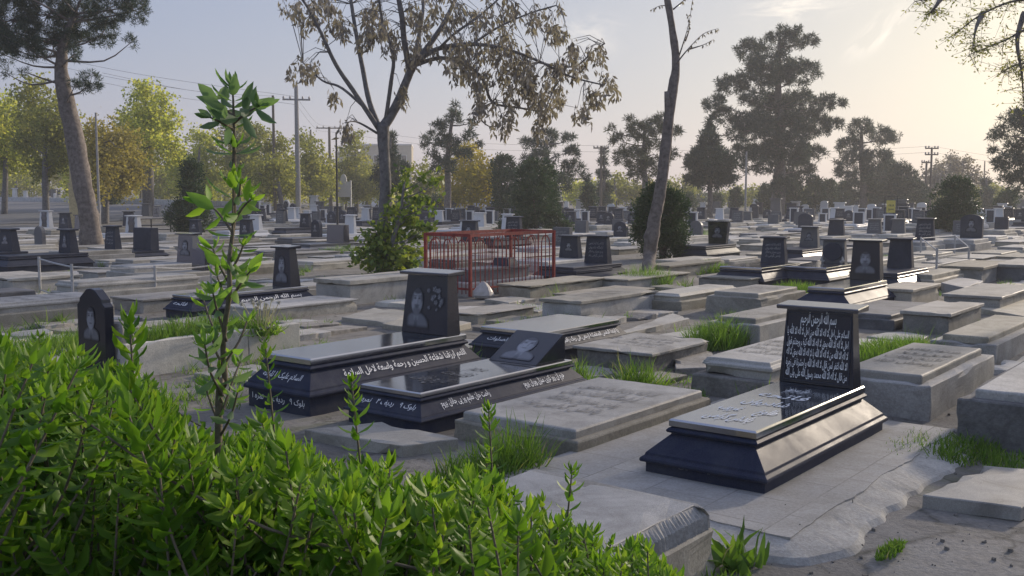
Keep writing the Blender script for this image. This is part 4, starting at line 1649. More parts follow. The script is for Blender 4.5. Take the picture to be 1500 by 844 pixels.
for iu in range(2, 60):
    for iv in range(-70, 60):
        du, dv = 2.3, 1.12
        uu = iu * du + Rf.uniform(-.16, .16) + (iv % 5 == 0) * .1
        vv = iv * dv + Rf.uniform(-.05, .05)
        if iv % 11 == 0 or iu % 7 == 5 and Rf.random() < .4:
            continue                                        # narrow paths
        p = LONG * uu + SHORT * vv
        if p.y < 6.5 or p.y > 66:
            continue
        z = terrain(p.x, p.y)
        px, py = proj((p.x, p.y, z))
        mg = 180 if p.y < 25 else 60
        if px < -mg or px > 1500 + mg:
            continue
        if p.y > 48 and px < 330:
            continue                                        # the road
        if p.y < 10.2 and 380 < px < 1200 or p.y < 12.6 and px < 860:
            continue
        if Rf.random() < (.06 if p.y > 14 else .2):
            continue
        r = Rf.random()
        far = sstep(16, 45, p.y)
        if r < .62 - .3 * far:
            k = Rf.choices(range(6), [4, 3, 2.5, 2.5, 1.5, 1])[0]
        else:
            k = Rf.choices(range(6, 12), [3, 3, 2.2, 1.3 + far, 1.6, .8 + far])[0] if p.y > 50 or Rf.random() < .12 and p.y > 19 and px > 330 else Rf.choices(range(6), [4, 3, 2, 2, 2, 1])[0]
        L, W = PK[k][1], PK[k][2]
        if not is_free(uu - L / 2 - .05, uu + L / 2 + .05, vv - W / 2 - .05, vv + W / 2 + .05):
            continue
        take(uu - L / 2, uu + L / 2, vv - W / 2, vv + W / 2)
        FILL.append((p, z, k))
print('fill', len(FILL))
# irregular flat paving stones in what is left between the graves
PAVE = []
Rp = random.Random(41)
for iu in range(8, 44):
    for iv in range(-40, 40):
        uu, vv = iu * .66 + Rp.uniform(-.08, .08), iv * .52 + Rp.uniform(-.06, .06)
        p = LONG * uu + SHORT * vv
        if p.y < 5.5 or p.y > 20 or Rp.random() < .22:
            continue
        px, py = proj(p)
        if px < -40 or px > 1540 or px < 1040 and py > 640:
            continue
        if not is_free(uu - .29, uu + .29, vv - .22, vv + .22):
            continue
        PAVE.append((p, uu, vv))
Rp.shuffle(PAVE)
PAVE = PAVE[:260]
print('paving', len(PAVE))
groups = {}
for p, uu, vv in PAVE:
    a, b = Rp.uniform(.27, .36), Rp.uniform(.2, .28)
    q = [(-a, -b), (a, -b), (a, b), (-a, b)]
    q = [(x + Rp.uniform(-.05, .05), y + Rp.uniform(-.05, .05)) for x, y in q]
    if Rp.random() < .5:
        c_ = Rp.randint(0, 3)
        q[c_:c_ + 1] = [(q[c_][0] * .5, q[c_][1]), (q[c_][0], q[c_][1] * .4)] if c_ in (1, 3) else [(q[c_][0], q[c_][1] * .4), (q[c_][0] * .5, q[c_][1])]
    m = MB()
    th = Rp.uniform(.012, .05)
    m.rings([[(x, y, -.05) for x, y in q], [(x, y, th) for x, y in q]])
    mt = Rp.choice(['concrete', 'mosaic', 'rubble', 'pale_stone', 'warm_stone'])
    o = m.build('paving_stone', mt, None, .006, .008)
    o.location = (p.x, p.y, 0)
    o.rotation_euler = (Rp.uniform(-.03, .03), Rp.uniform(-.03, .03), ROTZ + Rp.uniform(-.08, .08))
    best = min(LANDP, key=lambda q_: (q_[1] - p).length)
    d = p - best[1]
    rel = ('right of' if d.x > 0 else 'left of') if abs(d.x) > abs(d.y) * .8 else ('behind' if d.y > 0 else 'in front of')
    o['category'] = 'paving stone'
    o['group'] = 'flat paving stones between the graves'
    ds = {'concrete': 'grey', 'mosaic': 'speckled grey', 'rubble': 'dark rough', 'pale_stone': 'pale', 'warm_stone': 'buff'}[mt] + ' flat paving stone'
    groups.setdefault((ds, rel, best[0]), []).append((d.length, o))
for (ds, rel, nm), lst in groups.items():
    lst.sort(key=lambda q_: q_[0])
    for i, (_, o) in enumerate(lst):
        o['label'] = f'{ds} {rel} {nm}' + (f', {ORD[min(i, 19)]}' if len(lst) > 1 else '')
groups = {}
for p, z, k in FILL:
    best = min(LANDP, key=lambda q: (q[1] - p).length)
    d = p - best[1]
    if abs(d.x) > abs(d.y) * .8:
        rel = 'right of' if d.x > 0 else 'left of'
    else:
        rel = 'behind' if d.y > 0 else 'in front of'
    o = PROTO[k] if not first_used[k] else copy_tree(PROTO[k])
    first_used[k] = True
    o.location = (p.x, p.y, z)
    o.rotation_euler = (0, 0, ROTZ + Rf.uniform(-.02, .02))
    s = Rf.uniform(.93, 1.06)
    o.scale = (s, Rf.uniform(.93, 1.06), Rf.uniform(.45, .9) if k < 6 else Rf.uniform(.85, 1.1))
    o['category'] = 'grave'
    o['group'] = 'graves in the rows of the cemetery'
    groups.setdefault((DESC[k], rel, best[0]), []).append((d.length, o))
for (ds, rel, nm), lst in groups.items():
    lst.sort(key=lambda q: q[0])
    for i, (_, o) in enumerate(lst):
        o['label'] = f'{ds} {rel} {nm}' + (f', {ORD[min(i, 19)]}' if len(lst) > 1 else '')
for k, u_ in enumerate(first_used):
    if not u_:
        for ch in list(PROTO[k].children_recursive):
            bpy.data.objects.remove(ch)
        bpy.data.objects.remove(PROTO[k])

# ------------------------------------------------------------------ distant headstones
DP = []
for w, h, t, mat, kind in ((.6, .8, .18, 'white_marble', 0), (.65, .85, .2, 'grey_granite', 0), (.6, .8, .18, 'dark_granite', 0), (.55, .9, .12, 'white_marble', 1), (.55, .85, .12, 'dark_granite', 1), (.9, .5, 1.6, 'pale_stone', 2)):
    m = MB()
    if kind == 0:
        m.rect_loft(w, t, [(0, -.2), (0, .2), (.03, h), ])
        m.rect_loft(w + .06, t + .06, [(0, h + .002), (0, h + .06)])
    elif kind == 1:
        m.rings([[(-t / 2, -a, b) for a, b in arch_pts(w, h)], [(t / 2, -a, b) for a, b in arch_pts(w, h)]])
    else:
        m.rect_loft(w, 1.8, [(0, -.2), (0, .4)])
        m.rect_loft(w - .2, 1.6, [(0, .4), (0, .55)])
    me = m.mesh('distant_headstone', .006)
    me.materials.append(M[mat])
    DP.append((me, ['white capped', 'grey capped', 'dark capped', 'white arched', 'dark arched', 'low pale'][len(DP)]))
n = 0
Rd = random.Random(5)
while n < 250:
    px = Rd.uniform(-20, 1520)
    if px < 440:
        D = Rd.uniform(100, 165)
    else:
        D = 66 + 80 * Rd.random() ** 1.3
    q = P(px, 300, D)
    if px < 460 and not (GT(px, 296).y < D):
        continue
    z = terrain(q.x, q.y)
    me, nm = DP[Rd.choices(range(6), [3, 2, 2, 1.5, 1.2, 1.5])[0]]
    o = bpy.data.objects.new('distant_headstone', me)
    COL.objects.link(o)
    o.location = (q.x, q.y, z)
    o.rotation_euler = (0, 0, ROTZ + Rd.uniform(-.05, .05))
    s = Rd.uniform(.85, 1.3)
    o.scale = (s, s, s * Rd.uniform(.9, 1.25))
    tag(o, f'tiny {nm} headstone in the far rows ' + ('beyond the road on the left' if px < 440 else 'under the far trees'), 'headstone',
        f'{nm} headstones far off ' + ('beyond the road' if px < 440 else 'under the trees'))
    n += 1


# ================================================================== TREES
def trunk_path(pxs, D, dd=None):
    out = []
    for i, (x, y) in enumerate(pxs):
        d = D + (dd[i] if dd else 0)
        out.append(P(x, y, d))
    return out


def pine(name, D, clumps, trunk, rad_px, label, seed, tufts=14, needles=42, tuft_r=.32, nl=.26, nw=.035, base_y=None, mat='pine_leaf', group=None, cat='pine tree', spread=.7, limb=.09, tw=5, flat=.8):
    global RNG
    RNG = np.random.default_rng(seed)
    random.seed(seed)
    cl = px_clumps(clumps, D, spread, max(r for _, _, r in clumps) * D / 1500 * 1.6)
    B, A, L, w, T, C = needle_crown(cl, tufts * 2.7, needles, tuft_r, nl, nw * 1.4, flat)
    crown = leaves_mesh('crown', B, A, L, w, T, NEEDLE_V, NEEDLE_F)
    tp = trunk_path(trunk, D)
    tp[0].z = terrain(tp[0].x, tp[0].y) - .15
    sp = smooth_path(tp, 5)
    mb = MB()
    mb.tube(sp, lerp_list([r * D / 1500 / 2 for r in rad_px], len(sp)), 10, .22)
    branches(mb, sp[len(sp) // 4:], cl, limb * .8)
    if tw:
        twigs(mb, cl, C, .016, tw * 2)
    return tree_thing(name, sp[0], label, cat, group, crown, mat, mb, 'bark')


def broadleaf(name, D, clumps, trunk, rad_px, label, seed, mat, sprays=8, leaves=12, spray_r=.45, ll=.16, lw=.10, group=None, cat='tree', spread=.8, limb=.07, tw=2, bark='bark_grey', droop=0.0, twr=.02, tmean=.45):
    global RNG
    RNG = np.random.default_rng(seed)
    random.seed(seed)
    cl = px_clumps(clumps, D, spread)
    B, A, L, w, T, C = leaf_crown(cl, sprays, leaves, spray_r, ll, lw, droop=droop, tmean=tmean)
    crown = leaves_mesh('crown', B, A, L, w, T)
    tp = trunk_path(trunk, D)
    tp[0].z = terrain(tp[0].x, tp[0].y) - .15
    sp = smooth_path(tp, 4)
    mb = MB()
    mb.tube(sp, lerp_list([r * D / 1500 / 2 for r in rad_px], len(sp)), 8, .2)
    branches(mb, sp[len(sp) // 3:], cl, limb)
    if tw:
        twigs(mb, cl, C, twr, tw)
    return tree_thing(name, sp[0], label, cat, group, crown, mat, mb, bark)


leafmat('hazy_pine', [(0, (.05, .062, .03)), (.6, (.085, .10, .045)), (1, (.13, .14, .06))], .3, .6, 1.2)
# --- curved pine at the left
pine('pine_tree', 32, [(20, 30, 46), (70, 22, 46), (120, 28, 42), (160, 12, 36), (196, 16, 24), (150, 50, 24), (30, 60, 30), (95, 55, 26), (-10, 60, 34), (120, 60, 18), (192, 62, 10), (132, 122, 20), (40, 72, 26), (5, 80, 22), (78, 70, 22),
                       (110, 78, 14), (10, 108, 8), (205, 5, 14), (-30, 40, 40), (60, -25, 40), (140, -25, 35), (-5, -20, 40), (35, 105, 8), (110, 125, 10)],
     [(134, 364), (131, 325), (122, 275), (110, 205), (97, 150), (90, 108), (94, 60), (110, 20)], [36, 29, 27, 26, 24, 19, 12, 6],
     'large curved pine with thick bare trunk at the left', 11, tufts=60, needles=52, tuft_r=.15, nl=.10, nw=.013, limb=.055, tw=3, flat=.85)
# --- the big pine right of centre
pine('pine_tree', 85, [(1145, 58, 26), (1100, 75, 26), (1182, 62, 16), (1120, 108, 38), (1172, 108, 30), (1075, 125, 26), (1048, 152, 18), (1140, 160, 42), (1205, 150, 20), (1226, 152, 12), (1185, 182, 34),
                       (1217, 184, 18), (1100, 190, 38), (1062, 170, 20), (1150, 215, 38), (1196, 226, 17), (1110, 238, 28), (1172, 250, 26), (1145, 275, 22), (1085, 222, 20), (1165, 48, 12)] + [(1140 + 68 * a, 165 + 95 * b, r) for a, b, r in [(-.3, -.6, 18), (.25, -.65, 18), (-.55, -.2, 18), (.5, -.25, 16), (0, -.1, 22), (-.3, .2, 22), (.35, .15, 22), (-.65, .25, 16), (.7, .3, 14), (0, .5, 24), (-.4, .65, 18), (.4, .7, 18), (.1, -.85, 14), (.55, .6, 14)]],
     [(1140, 314), (1141, 270), (1143, 200), (1140, 130), (1142, 60)], [22, 17, 14, 10, 4], 'tallest broad pine standing right of the leaning trunk', 12, tufts=10, needles=48, tuft_r=.36, nl=.26, nw=.048, flat=.68, tw=3)
pine('pine_tree', 95, [(1260, 190, 20), (1243, 215, 20), (1290, 200, 18), (1312, 204, 10), (1250, 245, 30), (1286, 238, 24), (1322, 256, 22), (1310, 285, 26), (1265, 278, 30), (1342, 280, 16)],
     [(1264, 312), (1265, 270), (1262, 230), (1262, 185)], [14, 10, 8, 3], 'smaller open pine right of the tallest pine', 13, tufts=11, needles=44, tuft_r=.38, nl=.27, nw=.05, flat=.85, tw=3)
pine('pine_tree', 72, [(935, 195, 22), (905, 205, 15), (960, 188, 22), (990, 195, 12), (918, 228, 24), (958, 226, 28), (893, 190, 8), (940, 250, 26), (987, 226, 12), (925, 178, 10), (968, 175, 10)],
     [(944, 316), (945, 270), (942, 235), (945, 185)], [11, 9, 7, 3], 'hazy pine directly behind the leaning trunk', 14, tufts=10, needles=44, tuft_r=.34, nl=.24, nw=.045, flat=.7, mat='hazy_pine')
pine('pine_tree', 80, [(800, 203, 20), (834, 203, 11), (776, 210, 14), (792, 235, 26), (840, 248, 20), (816, 268, 26), (836, 224, 15), (770, 250, 18), (857, 262, 10)],
     [(806, 312), (806, 270), (802, 235), (800, 200)], [11, 9, 7, 3], 'dark pine rising behind the round topped bush', 15, tufts=10, needles=46, tuft_r=.36, nl=.26, nw=.05, flat=.7)
pine('pine_tree', 70, [(640, 190, 16), (665, 175, 16), (655, 214, 24), (625, 208, 11), (686, 200, 12), (690, 180, 8), (650, 245, 20), (705, 214, 6), (668, 155, 7), (632, 228, 10), (680, 228, 12)],
     [(655, 318), (656, 280), (656, 230), (664, 160)], [12, 10, 8, 3], 'blue grey pine behind the yellow green tree', 16, tufts=11, needles=46, tuft_r=.32, nl=.24, nw=.045, flat=.7)
pine('pine_tree', 60, [(1488, 178, 24), (1462, 198, 16), (1502, 215, 30), (1474, 238, 22), (1496, 268, 30), (1456, 222, 9), (1520, 180, 40), (1530, 240, 40), (1540, 280, 30)],
     [(1520, 326), (1518, 280), (1515, 220), (1512, 150)], [18, 15, 11, 5], 'dark pine cut off by the right edge', 17, tufts=13, needles=50, tuft_r=.3, nl=.22, nw=.04, flat=.7)
pine('conifer_tree', 75, [(1040, 235, 30), (1020, 242, 18), (1062, 242, 18), (1041, 205, 16), (1041, 190, 8), (1040, 178, 4), (1040, 262, 24), (1016, 262, 12), (1066, 262, 14)],
     [(1040, 314), (1040, 280), (1040, 230), (1040, 176)], [9, 7, 5, 2], 'dark dense spire topped conifer left of the tallest pine', 18, tufts=16, needles=60, tuft_r=.42, nl=.26, nw=.06, cat='conifer')
pine('cypress_tree', 75, [(573, 203, 8), (572, 218, 12), (570, 235, 15), (568, 252, 18), (556, 262, 10), (590, 246, 10), (572, 272, 16)],
     [(570, 314), (570, 260), (573, 200)], [8, 6, 2], 'dark narrow cypress hidden behind the ivy-clad trunk', 19, tufts=16, needles=60, tuft_r=.4, nl=.26, nw=.06, cat='cypress')
pine('cypress_tree', 95, [(885, 222, 4), (885, 238, 7), (884, 258, 10), (884, 278, 12), (884, 294, 11)], [(884, 311), (885, 260), (885, 215)], [5, 4, 2],
     'slim dark cypress left of the hazy pine', 20, tufts=14, needles=60, tuft_r=.45, nl=.3, nw=.07, cat='cypress')
pine('conifer_tree', 110, [(1300, 262, 24), (1280, 275, 18), (1325, 275, 20), (1300, 288, 26), (1345, 285, 14), (1300, 245, 12)], [(1302, 308), (1302, 270), (1300, 240)], [7, 5, 2],
     'dense dark conifer behind the yellow sign', 21, tufts=10, needles=60, tuft_r=.6, nl=.4, nw=.09, cat='conifer')
pine('cypress_tree', 100, [(1445, 268, 7), (1445, 284, 9), (1446, 298, 9)], [(1446, 311), (1445, 262)], [5, 2], 'small upright cypress near the right edge pine', 22, tufts=14, needles=60, tuft_r=.4, nl=.3, nw=.07, cat='cypress')


# --- clipped thujas and bushes: dense, upright
def bush(name, base, D, clumps, label, seed, mat='thuja_leaf', tufts=60, needles=34, tuft_r=.2, nl=.13, nw=.045, cat='bush', stem=.08):
    global RNG
    RNG = np.random.default_rng(seed)
    random.seed(seed)
    cl = []
    b = P(base[0], base[1], D)
    for x, y, r in clumps:
        rm = r * D / 1500
        for k in range(3):
            a = random.random() * 6.28
            q = P(x, y, D) + Vector((math.cos(a) * rm * .12, math.sin(a) * rm * .7, 0))
            cl.append((q, rm * .92))
    B, A, L, T = [], [], [], []
    for c, r in cl:
        k = int(tufts * r * r) + 6
        d = rand_dir(k, .15)
        tc = np.array(c)[None] + d * (r * RNG.uniform(.72, 1.02, k))[:, None]
        for q, dq in zip(tc, d):
            m_ = needles
            dd = rand_dir(m_, .5) + dq * .8
            B.append(q + RNG.normal(size=(m_, 3)) * tuft_r * .5)
            A.append(dd)
            L.append(RNG.uniform(.7, 1.4, m_) * nl)
            T.append(np.clip(RNG.normal(.4, .18, m_) + RNG.normal(0, .15), 0, 1))
    B, A, L, T = map(np.concatenate, (B, A, L, T))
    gz = terrain(b.x, b.y)
    keep = B[:, 2] > gz + .02
    crown = leaves_mesh('foliage', B[keep], A[keep], L[keep], nw, T[keep])
    mb = MB()
    zt = max(c[0].z for c in cl) - gz
    for k in range(3):
        a = k * 2.1
        mb.tube([Vector((b.x, b.y, gz - .05)), Vector((b.x + .12 * math.cos(a), b.y + .12 * math.sin(a), gz + zt * .45)), Vector((b.x + .3 * math.cos(a), b.y + .3 * math.sin(a), gz + zt * .85))], [stem, stem * .7, stem * .2], 6, .2)
    return tree_thing(name, Vector((b.x, b.y, gz)), label, cat, None, crown, mat, mb, 'bark', 'foliage')


bush('thuja_bush', (785, 341), 45, [(786, 264, 30), (783, 286, 33), (787, 304, 33), (757, 326, 14), (815, 327, 14), (785, 328, 24), (738, 333, 6), (830, 334, 6)],
     'broad round topped green thuja with spreading skirt behind the red railing', 31)
bush('thuja_bush', (738, 320), 66, [(737, 246, 18), (738, 268, 20), (740, 292, 19), (741, 308, 15)], 'dark smooth oval thuja left of the round topped bush', 32, tufts=36, needles=34, tuft_r=.25, nl=.17, nw=.07)
bush('thuja_bush', (971, 379), 26.8, [(962, 290, 22), (985, 300, 20), (950, 306, 22), (970, 320, 34), (952, 345, 26), (990, 346, 22), (970, 360, 30)],
     'dark wide thuja standing right behind the leaning bare trunk', 33, tufts=130, needles=34, tuft_r=.13, nl=.09, nw=.03)
bush('thuja_bush', (277, 341), 44, [(281, 248, 13), (281, 266, 16), (281, 282, 14), (277, 302, 22), (270, 318, 22), (285, 320, 20), (277, 330, 18)],
     'two-lobed dark green thuja with narrow top behind the tall shoot', 34, tufts=60)
bush('juniper_bush', (1398, 338), 47, [(1398, 280, 20), (1396, 298, 28), (1382, 316, 20), (1414, 316, 20), (1398, 326, 26), (1372, 328, 12)], 'broad dark juniper behind the arched headstone', 35, tufts=56)
for i, (x, y, w_, h_, D, lab) in enumerate([(1163, 317, 17, 60, 88, 'dark oval thuja under the tallest pine'), (1195, 316, 15, 58, 92, 'hazy oval thuja just right of the tallest pine trunk'),
                                          (1213, 312, 13, 48, 100, 'small oval thuja between the two right pines'), (1078, 312, 8, 38, 95, 'slim dark thuja beside the thin light pole'),
                                          (1122, 312, 12, 42, 96, 'round thuja in front of the tallest pine trunk'), (1235, 312, 12, 44, 105, 'oval thuja at the foot of the smaller open pine'),
                                          (1010, 310, 9, 26, 100, 'little clipped thuja left of the spire topped conifer'), (1050, 310, 9, 24, 104, 'little clipped thuja under the spire topped conifer'),
                                          (640, 316, 14, 24, 85, 'low dark bush behind the ivy-clad tree'), (862, 316, 9, 50, 80, 'narrow dark thuja left of the slim cypress'),
                                          (1345, 312, 13, 30, 100, 'low hazy bush behind the yellow sign'), (1475, 314, 13, 36, 80, 'low dark bush beneath the right edge pine'),
                                          (160, 300, 14, 26, 95, 'green bush on the road verge behind the curved pine')]):
    p = GT(x, y) if x < 300 else P(x, y, D)
    D_ = p.y
    yb = proj((p.x, p.y, terrain(p.x, p.y)))[1]
    bush('thuja_bush', (x, yb), D_, [(x, yb - h_ * .78, w_ * .7), (x, yb - h_ * .5, w_), (x, yb - h_ * .22, w_ * .9)], lab, 50 + i, tufts=26, needles=30, tuft_r=.28, nl=.2, nw=.09)
# ivy bush at the foot of the dry leaved tree
broadleaf('ivy_bush', 21.3, [(570, 376, 30), (542, 380, 22), (604, 372, 20), (572, 340, 26), (600, 310, 22), (590, 276, 15), (616, 288, 12), (556, 352, 24), (528, 372, 12), (614, 342, 18), (546, 332, 10), (594, 252, 8),
                            (632, 300, 7), (640, 268, 5), (622, 262, 6), (580, 392, 26), (552, 395, 20), (604, 392, 18), (520, 384, 8), (630, 330, 8), (575, 310, 14)],
          [(566, 401), (570, 370), (585, 320), (592, 270)], [10, 8, 6, 3], 'leafy yellow green ivy bush climbing the dry leaved tree', 36, 'ivy_leaf', sprays=170, leaves=13, spray_r=.14, ll=.13, lw=.095, cat='bush', spread=.5, limb=.02,
          tw=6, twr=.006, tmean=.5)

# --- street trees on the left, by the road
street = [
    ([(5, 170, 26), (20, 205, 28), (-15, 200, 30), (8, 235, 24), (30, 180, 14)], [(6, 310), (8, 250), (8, 190)], [9, 7, 3], 'spring_leaf', 68, 'bright yellow green tree at the left edge by the road'),
    ([(60, 150, 22), (80, 180, 24), (48, 185, 24), (66, 215, 26), (90, 225, 18), (70, 245, 18), (40, 130, 12)], [(68, 310), (66, 270), (66, 190)], [11, 9, 3], 'olive_leaf', 60, 'olive brown tree left of the curved pine trunk'),
    ([(160, 205, 24), (180, 235, 26), (150, 245, 24), (176, 262, 22), (140, 220, 18), (185, 205, 14)], [(153, 318), (156, 280), (162, 220)], [12, 9, 4], 'russet_leaf', 56, 'orange tinged tree directly behind the curved pine trunk'),
    ([(212, 150, 22), (235, 180, 22), (200, 185, 22), (245, 150, 10), (220, 215, 26), (250, 225, 16), (195, 225, 16), (210, 130, 10)], [(217, 312), (217, 262), (217, 200)], [15, 17, 5], 'spring_leaf', 64, 'pollarded pale green tree with thick short trunk'),
    ([(290, 220, 20), (305, 250, 22), (275, 255, 18), (300, 200, 12), (260, 240, 14)], [(290, 312), (290, 275), (292, 220)], [8, 6, 3], 'spring_leaf', 80, 'yellow green tree above the two-lobed thuja'),
    ([(345, 190, 20), (362, 215, 22), (335, 225, 20), (355, 245, 20), (375, 200, 12)], [(350, 314), (350, 275), (350, 200)], [8, 6, 3], 'olive_leaf', 84, 'grey green tree behind the top of the tall shoot'),
    ([(395, 230, 20), (412, 255, 20), (380, 255, 20), (400, 272, 20), (405, 210, 12)], [(418, 316), (408, 275), (400, 225)], [9, 7, 3], 'olive_leaf', 72, 'olive tree left of the tall concrete pole'),
    ([(455, 225, 18), (470, 250, 20), (440, 255, 20), (460, 275, 18), (448, 205, 10)], [(458, 313), (456, 275), (456, 220)], [8, 6, 3], 'olive_leaf', 82, 'olive tree between the tall poles'),
    ([(515, 225, 16), (525, 250, 22), (505, 262, 18), (535, 268, 20), (518, 205, 10), (550, 275, 16)], [(522, 312), (522, 275), (520, 220)], [8, 6, 3], 'olive_leaf', 96, 'pale olive tree in front of the beige building'),
    ([(620, 258, 16), (632, 275, 16), (605, 278, 14), (640, 262, 10)], [(620, 312), (620, 285), (620, 255)], [6, 5, 2], 'olive_leaf', 98, 'small olive tree right of the ivy-clad trunk'),
    ([(688, 238, 20), (706, 258, 22), (674, 262, 20), (690, 275, 22), (715, 276, 12), (680, 222, 10)], [(690, 316), (690, 285), (690, 235)], [6, 5, 2], 'yellow_leaf', 76, 'bright yellow green tree left of the dark oval thuja'),
    ([(900, 278, 16), (880, 285, 14), (920, 285, 16), (905, 264, 10)], [(902, 311), (902, 290), (900, 262)], [5, 4, 2], 'olive_leaf', 104, 'pale olive tree behind the slim cypress'),
    ([(850, 285, 14), (838, 276, 10), (864, 280, 12)], [(850, 311), (850, 290), (850, 272)], [5, 4, 2], 'spring_leaf', 104, 'pale yellow green tree right of the round topped bush'),
    ([(1000, 275, 14), (985, 285, 14), (1012, 284, 10)], [(1000, 311), (1000, 290), (1000, 270)], [5, 4, 2], 'olive_leaf', 108, 'olive tree left of the spire topped conifer'),
    ([(955, 278, 14), (965, 288, 14), (940, 286, 12)], [(955, 311), (955, 290), (955, 270)], [5, 4, 2], 'russet_leaf', 110, 'brownish tree behind the leaning trunk and thuja'),
    ([(1390, 258, 20), (1410, 250, 16), (1370, 265, 16), (1425, 265, 12), (1395, 240, 10)], [(1392, 310), (1392, 285), (1392, 240)], [6, 5, 2], 'dry_leaf', 112, 'bare twiggy tree above the broad dark juniper'),
    ([(1180, 290, 16), (1205, 285, 14), (1225, 292, 12)], [(1200, 309), (1200, 290), (1200, 280)], [5, 4, 2], 'olive_leaf', 125, 'low hazy tree between the two right pines'),
    ([(1080, 290, 12), (1100, 288, 12), (1062, 292, 10)], [(1082, 309), (1082, 295), (1082, 282)], [5, 4, 2], 'olive_leaf', 125, 'low hazy tree left of the tallest pine'),
    ([(770, 288, 14), (755, 292, 12), (728, 290, 14)], [(760, 309), (760, 295), (760, 280)], [5, 4, 2], 'olive_leaf', 130, 'hazy tree far behind the round topped bush'),
    ([(560, 285, 14), (585, 290, 14), (605, 296, 10)], [(575, 309), (575, 295), (575, 280)], [5, 4, 2], 'olive_leaf', 125, 'hazy tree far behind the ivy bush'),
    ([(100, 230, 18), (115, 255, 16), (110, 200, 14)], [(108, 306), (108, 275), (108, 220)], [7, 6, 2], 'spring_leaf', 88, 'yellow green tree seen left of the curved pine trunk'),
    ([(330, 265, 16), (315, 280, 14), (345, 282, 14)], [(330, 306), (330, 290), (330, 262)], [6, 5, 2], 'spring_leaf', 100, 'low yellow green tree behind the tall shoot'),
    ([(235, 262, 14), (255, 270, 14), (242, 285, 12)], [(248, 304), (248, 285), (246, 262)], [6, 5, 2], 'olive_leaf', 105, 'small grey green tree right of the pollarded tree'),
    ([(1450, 285, 14), (1432, 292, 12), (1470, 290, 12)], [(1450, 309), (1450, 292), (1450, 280)], [5, 4, 2], 'olive_leaf', 120, 'low hazy tree left of the right edge pine'),
    ([(25, 268, 14), (45, 274, 12), (0, 272, 14)], [(24, 298), (24, 282), (24, 265)], [6, 5, 2], 'olive_leaf', 120, 'small olive tree across the road at the left edge'),
]
for i, (cl, tr, rp, mt, D, lab) in enumerate(street):
    b = P(tr[0][0], tr[0][1], D)
    yb = proj((b.x, b.y, terrain(b.x, b.y)))[1]
    tr = [(tr[0][0], yb)] + tr[1:]
    k = D / 1500
    cl = [(x, y, r * 1.5) for x, y, r in cl] + [(x + random.uniform(-12, 12), y + 22, r * 1.1) for x, y, r in cl[:3] if y + 22 < 285]
    broadleaf('street_tree' if tr[0][0] < 560 else 'garden_tree', D, cl, tr, rp, lab, 100 + i, mt, sprays=30 * (64 / D) ** 1.2, leaves=24, spray_r=.5, ll=.10 + .0014 * D, lw=.075 + .0011 * D,
              limb=.05, tw=5, spread=.7, twr=.016 + .0001 * D)

# --- distant belt of trees closing the view, each its own tree
Rb = random.Random(77)
x = -30
i = 0
PLACE = ['the yellow green tree', 'the dark oval thuja', 'the round topped bush', 'the slim cypress', 'the hazy pine', 'the spire topped conifer', 'the tallest pine', 'the smaller open pine', 'the yellow sign', 'the broad juniper', 'the right edge pine']
PX = [690, 738, 785, 885, 944, 1040, 1140, 1264, 1305, 1398, 1500, -20, 120, 217, 277, 437, 484, 565]
PLACE += ['the left edge', 'the curved pine trunk', 'the pollarded tree', 'the two-lobed thuja', 'the concrete pole', 'the crossarm pole', 'the ivy-clad trunk']
seen = {}
while x < 1560:
    D = Rb.uniform(138, 175)
    h = Rb.uniform(18, 34)
    w_ = Rb.uniform(12, 20)
    kind = Rb.choice(['pine_leaf', 'olive_leaf', 'olive_leaf', 'thuja_leaf'])
    if x < 590:
        D = Rb.uniform(104, 150)
        h = Rb.uniform(40, 78)
        w_ = Rb.uniform(17, 26)
        kind = Rb.choice(['spring_leaf', 'olive_leaf', 'olive_leaf', 'spring_leaf', 'russet_leaf'])
    b_ = P(x, 300, D)
    y0 = proj((b_.x, b_.y, terrain(b_.x, b_.y)))[1]
    j = min(range(len(PX)), key=lambda q: abs(PX[q] - x))
    nm = {'pine_leaf': 'dark', 'thuja_leaf': 'dark green', 'olive_leaf': 'pale olive', 'spring_leaf': 'yellow green', 'russet_leaf': 'orange tinged'}[kind] + ' far tree on the horizon ' + ('left of ' if x < PX[j] else 'right of ') + PLACE[j]
    seen[nm] = seen.get(nm, 0) + 1
    if seen[nm] > 1:
        nm = nm.replace('far tree', 'second far tree' if seen[nm] == 2 else 'outermost far tree')
    broadleaf('distant_tree', D, [(x, y0 - h * .75, w_ * .7), (x - w_ * .5, y0 - h * .5, w_ * .7), (x + w_ * .5, y0 - h * .5, w_ * .75), (x, y0 - h * .3, w_ * .8)], [(x, y0), (x, y0 - h * .5)], [4, 2], nm, 300 + i, kind,
              sprays=9 if x > 590 else 16, leaves=18, spray_r=.7, ll=.36 if x > 590 else .28, lw=.26 if x > 590 else .2, tw=0, limb=.05)
    x += Rb.uniform(20, 34)
    i += 1


